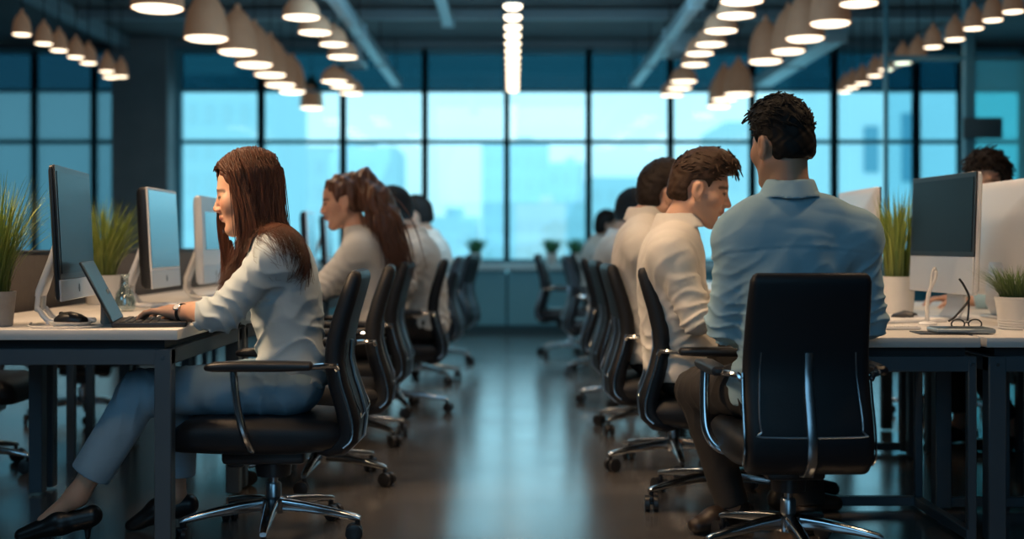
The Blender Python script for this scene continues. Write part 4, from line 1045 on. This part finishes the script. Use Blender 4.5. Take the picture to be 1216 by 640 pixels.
# 1 long-haired woman at the laptop
YC = 4.34
def long_hair(H, S, part_, org, body):
    s = H.s; f = F(); R = H.R
    f.add(ell(H(0, -.014, .034), np.array([.080, .098, .094]) * s, R), .02)
    f.add(ell(H(0, -.030, -.01), np.array([.070, .070, .09]) * s, R), .03)
    sh = W(322, 290, YC - .16)
    # curtains: nearer side before the shoulder, behind the shoulder, farther side
    f.add(cap(W(296, 232, 4.275), W(286, 300, 4.245), .030, .028, flat=((0, 1, 0), 1.7)), .03); f.add(cap(W(286, 300, 4.245), W(274, 336, 4.215), .026, .010, flat=((0, 1, 0), 1.6)), .03)
    f.add(cap(W(318, 225, 4.345), W(328, 275, 4.33), .050, .040, flat=((0, 1, 0), .8)), .04); f.add(cap(W(328, 275, 4.33), W(344, 305, 4.31), .034, .010, flat=((0, 1, 0), .9)), .04)
    f.add(cap(W(308, 225, 4.30), W(310, 275, 4.28), .040, .03, flat=((0, 1, 0), 1.2)), .04)
    f.add(cap(W(318, 235, 4.42), W(330, 290, 4.44), .05, .03), .04)
    f.add(cap(H(-.0, .0, 0) + V3(-.05, .10, -.04), W(268, 320, 4.46), .035, .018, flat=((0, 1, 0), 1.5)), .03)
    def face(P):
        p = H.loc(P); x, y, z = p[:, 0], p[:, 1], p[:, 2]
        near = np.interp(z, [-.3, -.12, -.03, .03, .066, .088, .105], [.020, .020, .026, .040, .060, .085, .2])
        return np.where(np.abs(x) < .12, (y - near), -1.) * s
    f.add(face, .006, inter=True)
    f.post = lambda P, d: -.0016 * np.sin(H.loc(P) @ np.array([60, 260., 0]) + 1.2 * np.sin(P[:, 2] * 30))
    v, fc = surface(f, H.c - V3(.26, .2, .48), H.c + V3(.30, .24, .2), .005, 3)
    rs = np.random.default_rng(11); mb = MB(); paths = []
    rx, ry, rz, cy, cz = .092, .117, .104, -.016, .034
    def scalp(side, y0, y1, e, g=1., dx=0.):
        y = y0 + (y1 - y0) * min(e / 1.5, 1.) ** 1.2; k = math.sqrt(max(.05, 1 - ((y - cy) / ry) ** 2)) * g
        return H(side * rx * k * math.sin(e) + dx, y, cz + rz * k * math.cos(e))
    for i in range(1700):
        u = rs.random(); far = i % 6 == 5; side = -1. if not far else 1.      # her left side faces the viewer
        y0 = .080 - .183 * u + rs.normal(0, .004); jit = rs.normal(0, .006)
        if not far:
            if u < .42:                                # falls in front of the shoulder
                q = u / .42; y1 = .030 - .045 * q
                ex = 262 + 30 * q + rs.normal(0, 4); ey = 342 - 14 * q + rs.normal(0, 9)
                mid = W(283 + 22 * q + rs.normal(0, 2.5), 268, 4.222 + rs.normal(0, .010)); end = W(ex, ey, 4.185 + rs.normal(0, .014))
                mid2 = W(279 + 24 * q + rs.normal(0, 2.5), 302, 4.200 + rs.normal(0, .010))
            else:
                q0 = (u - .42) / .58; q = .12 + .88 * q0; y1 = -.016 - .112 * q
                ex = 331 + 33 * q0 + rs.normal(0, 4); ey = 290 + 34 * q0 + rs.normal(0, 12)
                mid = W(303 + 34 * q0 + rs.normal(0, 3), 255, 4.236 + .04 * q + rs.normal(0, .01)); mid2 = W(309 + 40 * q0 + rs.normal(0, 3), 274 + 8 * q0, 4.20 + .05 * q0 + rs.normal(0, .01)); end = W(ex, ey, 4.125 + .10 * q0 + rs.normal(0, .012))
        else:
            q = u; y1 = .088 - .18 * q if q < .5 else -.05 - .05 * q
            if q < .5: mid = W(258 + 26 * q, 262, 4.44); mid2 = W(262 + 26 * q, 300, 4.44); end = W(264 + 26 * q + rs.normal(0, 3), 335 + rs.normal(0, 10), 4.43 + rs.normal(0, .02))
            else: mid = W(300 + 40 * q, 255, 4.44); mid2 = W(306 + 40 * q, 285, 4.45); end = W(312 + 44 * q, 315 + rs.normal(0, 10), 4.45)
        g_ = 1 + rs.normal(0, .018); dx = rs.normal(0, .003); pts = [scalp(side, y0, y1, e, g_, dx) for e in (.03, .25, .5, .78, 1.08, 1.42)] + [mid, mid2, end]
        pts = [p + rs.normal(0, .0018, 3) for p in pts]
        paths.append(crom(pts, 4))
    n_ = len(paths[0]); flat_ = off_cloth(S, np.concatenate([np.array(p) for p in paths]), .0085).reshape(len(paths), n_, 3)
    strands(mb, list(flat_), .0024, .2, 3)
    part_('hair', np.concatenate([v, np.array(mb.v)]), [tuple(q) for q in fc] + [tuple(i + len(v) for i in q) for q in mb.f], M_hairA)
w1 = dict(label='long-haired woman in a pale blouse and light trousers typing on the black laptop', h=.0040, hc=.0055, fem=True, hs=1.1, w=.95, girth=.92,
    hip=W(344, 456, YC), neck=W(319, 272, YC), head=V3(-.912, YC - .005, 1.174), face=(-.972, -.06, -.20), face0=(-1, 0, 0), nk=.82, roll=0.,
    shL=W(328, 302, YC - .155), shR=W(324, 300, YC + .155), elL=V3(-.945, YC - .225, .775), elR=V3(-.945, YC + .20, .775), wrL=V3(-1.115, YC - .135, .772), wrR=V3(-1.12, YC + .09, .774),
    hand={'L': dict(d=(-1, .22, .06), n=(0, 0, 1), t=(0, 1, 0), curl=.42, s=.98), 'R': dict(d=(-1, -.2, .06), n=(0, 0, 1), t=(0, -1, 0), curl=.42, s=.98)},
    knL=V3(-1.255, 4.27, .50), anL=V3(-1.465, 4.25, .155), toL=V3(-1.645, 4.22, .01), knR=V3(-1.175, 4.43, .49), anR=V3(-1.185, 4.43, .115), toR=V3(-1.335, 4.41, .0),
    cuff=(.42, .42), cuffband=True, collar='crew', hem=-.005, wr=.0062, ease=.012, shirt=M_blouse, trousers=M_jeans, legcut=.80, hemr=.060, tease=.012, pump=True, heel=.055,
    skin=(.60, .34, .23), lips=(.36, .10, .09), brow=(.04, .022, .014), hairfn=long_hair, bend=.03)
b1, H1_, R1_ = person(w1)
# wrist watch
wa = nrm(w1['wrL'] - w1['elL']); wc = w1['elL'] + (w1['wrL'] - w1['elL']) * .90
wx = nrm(np.cross(wa, (0, 0, 1))); wz = np.cross(wx, wa)
wt = thing('wristwatch', 'small silver watch on a dark strap on the long-haired woman\'s wrist', 'watch', tuple(wc))
obj('strap', MB().loft([[wa * a + (wx * math.cos(t) + wz * math.sin(t)) * r for t in [2 * PI * k / 28 for k in range(28)]] for a, r in ((-.006, .0290), (-.005, .0315), (.005, .0315), (.006, .0290))]), M_leather, wt)
fd = nrm(wz * .55 - wx * -.0 + V3(0, -1, 0) * .8); fd = nrm(fd - wa * np.dot(fd, wa)); fx = np.cross(fd, wa)
obj('watch_case', MB().loft([[fd * (.030 + a) + (wa * math.cos(t) + fx * math.sin(t)) * r for t in [2 * PI * k / 20 for k in range(20)]] for a, r in ((-.001, .012), (0, .0135), (.005, .0135), (.006, .012))]), M_chrome, wt)
obj('watch_face', MB().loft([[fd * (.0365 + a) + (wa * math.cos(t) + fx * math.sin(t)) * .0105 for t in [2 * PI * k / 20 for k in range(20)]] for a in (-.001, .0002)]), M_white, wt)

# 2 tall man seen from behind
YM = 4.06
m1p = dict(label='tall man in a pale blue shirt sitting with his back turned, hands on his lap', h=.0048, hc=.0055, hs=1.10, w=1.10, girth=1.02,
    hip=V3(.895, YM + .04, .525), neck=W(938, 231, YM + .0), head=W(928, 172, YM + .025), face=(-.42, .90, -.10), face0=(-.05, 1, 0), nk=1.08,
    shL=W(877, 281, YM), shR=W(1016, 278, YM), elL=W(862, 384, YM + .06), elR=W(1030, 380, YM + .06), wrL=V3(.80, YM + .31, .68), wrR=V3(1.03, YM + .31, .68),
    hand={'L': dict(d=(.45, .85, -.15), n=(0, .1, 1), t=(.9, -.3, 0), curl=.35), 'R': dict(d=(-.45, .85, -.15), n=(0, .1, 1), t=(-.9, -.3, 0), curl=.35)},
    knL=V3(.655, 4.46, .485), anL=V3(.765, 4.42, .095), toL=V3(.64, 4.36, .0), knR=V3(1.0, 4.50, .49), anR=V3(1.03, 4.40, .095), toR=V3(1.06, 4.55, .0),
    cuff=(.93, .93), collar='shirt', hem=-.045, wr=.0066, ease=.018, yoke=.155, shirt=M_shirtB, trousers=M_darktr, legcut=1.02, hemr=.050, shoe=M_shoe2,
    skin=(.50, .27, .17), brow=(.01, .008, .006), hairfn=short_hair(M_hairB, .0038, top=.020, side=.006, tuft=700, tl=.018, nape=-.052, quiff=.003, lift=.42))
person(m1p)

# 3 brown-haired man leaning to the right desk
Y3 = 4.86
person(dict(label='man with swept-up brown hair in a cream shirt leaning over his desk in profile', h=.0052, hc=.007, hs=1.12, w=1.05, girth=1.02,
    hip=V3(.66, Y3, .52), neck=W(806, 268, Y3), head=W(832, 224, Y3), face=(.95, -.10, -.27), face0=(1, 0, 0), nk=1.05,
    shL=W(797, 299, Y3 + .19), shR=W(796, 302, Y3 - .19), elL=V3(.76, Y3 + .24, .75), elR=W(828, 378, Y3 - .24), wrL=V3(1.02, Y3 + .10, .725), wrR=V3(.985, Y3 - .12, .725),
    hand={'L': dict(d=(1, -.3, .0), n=(0, 0, 1), t=(0, -1, 0), curl=.3), 'R': dict(d=(1, .3, .0), n=(0, 0, 1), t=(0, 1, 0), curl=.3)},
    knL=V3(1.10, Y3 + .14, .49), anL=V3(1.10, Y3 + .14, .10), toL=V3(1.26, Y3 + .15, .0), knR=V3(1.10, Y3 - .12, .49), anR=V3(1.04, Y3 - .12, .10), toR=V3(1.2, Y3 - .13, .0),
    collar='shirt', hem=-.04, wr=.0070, ease=.018, shirt=M_shirtW, trousers=M_darktr, bend=.04, skin=(.60, .34, .23), lips=(.40, .15, .12), brow=(.03, .018, .01),
    hairfn=short_hair(M_hairC, .0042, top=.016, side=.006, quiff=.012, tuft=500, tl=.024, front=.070, lift=.12)))
# 4 man behind him
Y4 = 5.62
person(dict(label='dark-haired man in a white shirt just behind the brown-haired man, face hidden', h=.0075, hc=.008, hs=1.12, w=1.05, girth=1.02,
    hip=V3(.63, Y4, .52), neck=W(768, 258, Y4), head=W(789, 230, Y4), face=(.93, .25, -.15), face0=(1, 0, 0), nk=1.05,
    shL=W(765, 285, Y4 + .19), shR=W(762, 290, Y4 - .19), elL=V3(.74, Y4 + .24, .76), elR=V3(.72, Y4 - .24, .76), wrL=V3(1.0, Y4 + .12, .725), wrR=V3(.98, Y4 - .12, .725),
    hand={'L': dict(d=(1, 0, 0), t=(0, -1, 0)), 'R': dict(d=(1, 0, 0), t=(0, 1, 0))},
    knL=V3(1.08, Y4 + .14, .49), anL=V3(1.06, Y4 + .14, .10), toL=V3(1.22, Y4 + .15, .0), knR=V3(1.08, Y4 - .12, .49), anR=V3(1.02, Y4 - .12, .10), toR=V3(1.18, Y4 - .13, .0),
    collar='shirt', hem=-.04, wr=.006, ease=.02, shirt=M_shirtW, trousers=M_darktr, bend=.04, skin=(.55, .31, .21), hairfn=short_hair(M_hairD, .006, tuft=260, tl=.015, lift=.1)))
def far_person(label, Y, hx, hy, sgn, m, shirt, fwdy=0., hair=None, neckdx=-12, hipX=None, skin=(.52, .30, .21), fem=False, lean=0.):
    p = FPX / Y; hc = W(hx, hy, Y); f = V3(sgn, fwdy, 0); nk = hc + V3(-sgn * (.085 + lean), 0, -.155); hipx = hipX if hipX is not None else nk[0] - sgn * .06
    X = lambda a: a * sgn
    q = lambda x, dy, z: V3(x, Y + dy * sgn, z)        # dy > 0: their left-hand side away from the viewer when facing +x
    return person(dict(label=label, h=.010, hc=.010, hs=1.1, w=.98, fem=fem, hip=V3(hipx, Y, .52), neck=nk, head=hc, face=nrm(f + V3(0, 0, -.18)), face0=(sgn, 0, 0),
        shL=q(nk[0] - X(.01), .18, nk[2] - .105), shR=q(nk[0] - X(.01), -.18, nk[2] - .105), elL=q(hipx + X(.10), .23, .77), elR=q(hipx + X(.10), -.23, .77), wrL=q(hipx + X(.34), .12, .755), wrR=q(hipx + X(.34), -.12, .755),
        hand={'L': dict(d=(sgn, 0, 0), t=(0, -sgn, 0)), 'R': dict(d=(sgn, 0, 0), t=(0, sgn, 0))},
        knL=q(hipx + X(.44), .13, .49), anL=q(hipx + X(.42), .13, .10), toL=q(hipx + X(.58), .13, 0), knR=q(hipx + X(.44), -.12, .49), anR=q(hipx + X(.38), -.12, .10), toR=q(hipx + X(.54), -.12, 0),
        collar='shirt', hem=-.04, wr=.006, ease=.02, shirt=shirt, trousers=M_darktr, bend=.03, skin=skin, hairfn=hair or short_hair(m, .008, tuft=0)))
far_person('man with short black hair in white, third along the men\'s row', 7.9, 753, 252, 1, M_hairB, M_shirtW, .3)
def bob(m):
    def fn(H, S, part_, org, body):
        s, R = H.s, H.R; f = F()
        f.add(ell(H(0, -.014, .032), np.array([.086, .106, .098]) * s, R), .02); f.add(ell(H(0, -.05, -.03), np.array([.08, .07, .09]) * s, R), .03)
        f.add(lambda P: (H.loc(P)[:, 1] - np.interp(H.loc(P)[:, 2], [-.1, .0, .07, .1], [.0, .02, .07, .2])) * s, .01, inter=True)
        v, fc = surface(f, H.c - .2, H.c + .2, .009, 2); part_('hair', v, fc, m)
    return fn
far_person('small dark-haired woman in white near the windows, last along the men\'s row', 12.0, 722, 266, 1, M_hairB, M_shirtW, 0, bob(M_hairB), fem=True)
# women's row: ponytailed woman
Y5 = 6.4
def ponytail(H, S, part_, org, body):
    s, R = H.s, H.R; f = F()
    f.add(ell(H(0, -.014, .032), np.array([.082, .103, .095]) * s, R), .02); f.add(ell(H(0, -.05, -.015), np.array([.066, .062, .06]) * s, R), .03)
    def cutf(P):
        p = H.loc(P); x, y, z = np.abs(p[:, 0]), p[:, 1], p[:, 2]
        d = y - np.interp(z, [-.12, -.03, .02, .06, .085, .1], [-.04, .01, .03, .058, .085, .2]); ear = np.where(x > .05, .03 - np.sqrt((y + .006) ** 2 + (z + .016) ** 2 * .8), -1)
        return np.maximum(np.maximum(d, ear), -.07 - z) * s
    f.add(cutf, .006, inter=True)
    pts = [H(0, -.085, .085), W(432, 214, Y5), W(447, 238, Y5 - .04), W(458, 264, Y5 - .06), W(466, 292, Y5 - .07), W(469, 318, Y5 - .07)]
    for (a, b_), (ra, rb) in zip(zip(pts[:-1], pts[1:]), ((.034, .058), (.058, .078), (.078, .082), (.082, .066), (.066, .02))): f.add(cap(a, b_, ra, rb, flat=((0, 1, 0), 1.15)), .03)
    f.post = lambda P, d: -.0045 * np.sin(P @ np.array([75, 40, 28.]) + 1.8 * np.sin(P[:, 2] * 38)) - .003 * np.sin(P @ np.array([150, -90, 20.]))
    v, fc = surface(f, H.c - V3(.2, .25, .42), H.c + V3(.4, .22, .2), .006, 3)
    mb = MB(); rs = np.random.default_rng(5); paths = []
    for i in range(420):
        o = rs.normal(0, 1, 2); w_ = [.2, .5, .8, 1, 1.05, 1.2]
        pp = [p + V3(o[0] * .040 * k, o[1] * .036 * k, -abs(o[0]) * .01 * k) + rs.normal(0, .006, 3) for p, k in zip(pts, w_)]
        pp[-1] = pp[-1] + V3(0, 0, rs.normal(0, .03)); paths.append(crom(pp, 3))
    strands(mb, paths, .0035, .15)
    part_('hair', np.concatenate([v, np.array(mb.v)]), [tuple(q) for q in fc] + [tuple(i + len(v) for i in q) for q in mb.f], M_hairP)
    tie = MB().tube([pts[0] * .8 + pts[1] * .2 + (V3(0, 1, 0) * math.cos(t) + nrm(np.cross(pts[1] - pts[0], (0, 1, 0))) * math.sin(t)) * .038 for t in [2 * PI * k / 20 for k in range(21)]], .008, 6)
    part_('hair_tie', np.array(tie.v), tie.f, M_rubber, fix=True)
M_hairP = mat('chestnut_hair', (.105, .040, .020), .42, var=.45, vscale=70, stretch=(1, 1, .2))
person(dict(label='woman with a long wavy brown ponytail in a cream top, facing her monitor', h=.0065, hc=.008, fem=True, hs=1.1, w=.95, girth=.95,
    hip=V3(-.72, Y5, .52), neck=W(424, 271, Y5), head=W(407, 239, Y5), face=(-.97, -.12, -.2), face0=(-1, 0, 0), nk=.88,
    shL=W(424, 296, Y5 - .16), shR=W(424, 294, Y5 + .16), elL=V3(-.93, Y5 - .22, .79), elR=V3(-.93, Y5 + .22, .79), wrL=V3(-1.10, Y5 - .13, .775), wrR=V3(-1.10, Y5 + .13, .775),
    hand={'L': dict(d=(-1, .15, 0), t=(0, 1, 0)), 'R': dict(d=(-1, -.15, 0), t=(0, -1, 0))}, cuff=(.5, .5),
    knL=V3(-1.16, Y5 - .1, .49), anL=V3(-1.16, Y5 - .1, .11), toL=V3(-1.3, Y5 - .1, 0), knR=V3(-1.16, Y5 + .12, .49), anR=V3(-1.1, Y5 + .12, .11), toR=V3(-1.25, Y5 + .12, 0),
    collar='crew', hem=-.02, wr=.005, ease=.014, shirt=M_shirtW, trousers=M_darktr, bend=.03, skin=(.62, .33, .22), lips=(.4, .14, .12), brow=(.04, .02, .014), hairfn=ponytail))
far_person('man with cropped dark hair in a cream shirt behind the ponytailed woman', 7.5, 467, 250, -1, M_hairB, M_shirtW, .45, short_hair(M_hairB, .007, tuft=0, side=.006, top=.01), lean=.03, hipX=-.52)
far_person('man with dark hair whose head alone shows, last along the women\'s row', 9.3, 495, 256, -1, M_hairB, M_shirtW, .3)
# curly-haired man behind the white monitor
Y6 = 6.25
person(dict(label='curly brown-haired man half hidden behind the big white monitor', h=.0075, hc=.010, hs=1.12, w=1.05,
    hip=V3(2.62, Y6, .53), neck=W(1182, 258, Y6 + .02), head=W(1173, 219, Y6), face=(-.62, -.77, -.12), face0=(-1, -.1, 0),
    shL=V3(2.52, Y6 - .19, 1.04), shR=V3(2.48, Y6 + .19, 1.04), elL=V3(2.42, Y6 - .24, .77), elR=V3(2.42, Y6 + .24, .77), wrL=V3(2.22, Y6 - .14, .725), wrR=V3(2.22, Y6 + .14, .725),
    hand={'L': dict(d=(-1, .15, 0), t=(0, 1, 0)), 'R': dict(d=(-1, -.15, 0), t=(0, -1, 0))},
    knL=V3(2.22, Y6 - .12, .49), anL=V3(2.42, Y6 - .13, .10), toL=V3(2.26, Y6 - .15, 0), knR=V3(2.22, Y6 + .12, .49), anR=V3(2.26, Y6 + .12, .10), toR=V3(2.1, Y6 + .12, 0),
    collar='shirt', hem=-.04, wr=.005, ease=.016, shirt=M_shirtB, trousers=M_darktr, skin=(.62, .34, .23), brow=(.03, .018, .01), hairfn=short_hair(M_hairD, .006, top=.022, side=.016, tuft=520, tl=.026, curl=1., lift=.5, front=.052, quiff=.002)))

# ------------------------------------------------------------------ light and camera
def area(loc, size, power, colr, aim=None, name='lamp_or_fill_light', shape='DISK', spread=None):
    l = bpy.data.lights.new(name, 'AREA'); l.shape = shape; l.size = size; l.energy = power; l.color = colr
    if spread: l.spread = spread
    o = bpy.data.objects.new(name, l); COL.objects.link(o); o.location = loc
    d = Vector(aim) - Vector(loc) if aim is not None else Vector((0, 0, -1)); o.rotation_euler = d.to_track_quat('-Z', 'Y').to_euler(); return o
WARM = (1., .66, .38)
for (x, y, e) in ((-1.8, 4.0, 11), (-1.6, 5.2, 10), (-1.5, 6.8, 10), (-1.5, 8.5, 8), (1.9, 4.1, 10), (1.6, 5.6, 9), (1.6, 7.2, 8), (1.5, 9.0, 7)):
    area((x, y, 2.55), .32, e, WARM, spread=2.4)
area((.1, 4.6, 2.7), .3, 4, WARM, aim=(-.75, 4.4, .9), spread=1.6)
area((.1, 4.4, 2.7), .3, 7, WARM, aim=(.75, 5.0, .9), spread=1.6)
COOL = (.30, .68, 1.)  # cool fills added for ambient light, no such fixtures in the room
area((0, -1.2, 2.5), 3.2, 40, COOL, aim=(0, 5, .7), name='cool_fill_light')
area((-3.5, .5, 2.9), 1.5, 16, COOL, aim=(-1, 4.5, .6), name='cool_fill_light')
area((0, 7.5, 3.2), 3.0, 26, (.40, .75, 1.), name='cool_fill_light', shape='SQUARE')
area((0, 8.5, .9), 3.0, 26, (.40, .75, 1.), aim=(0, 9, 3.3), name='cool_fill_light', shape='SQUARE')  # unseen upward fill, added to brighten the ceiling

area((0, 8.5, 2.9), 2.5, 45, (.45, .80, 1.), aim=(0, 14.7, .9), name='cool_fill_light', shape='SQUARE')  # unseen mid-room fill, added to brighten the window wall and cabinet
area((-2.3, 3.9, 2.3), .3, 8, WARM, aim=(-.95, 4.3, 1.1), spread=1.2)
area((-1.0, 2.3, 2.7), .3, 1.5, WARM, aim=(-.9, 4.3, 1.1), spread=1.)  # added warm fill from the camera side, brightens the woman's near-side hair
cam = bpy.data.cameras.new('camera'); co = bpy.data.objects.new('camera', cam); COL.objects.link(co); SC.camera = co
co.location = (0, 0, EYE); co.rotation_euler = (PI / 2, 0, 0)
cam.sensor_width = 36; cam.lens = 36 * FPX / 1216; cam.shift_x = (608 - VPX) / 1216; cam.shift_y = -(320 - VPY) / 1216
cam.clip_end = 500; cam.clip_start = .05
cam.dof.use_dof = True; cam.dof.focus_distance = 4.25; cam.dof.aperture_fstop = 1.35
SC.view_settings.view_transform = 'Standard'; SC.view_settings.look = 'None'; SC.view_settings.exposure = 0.
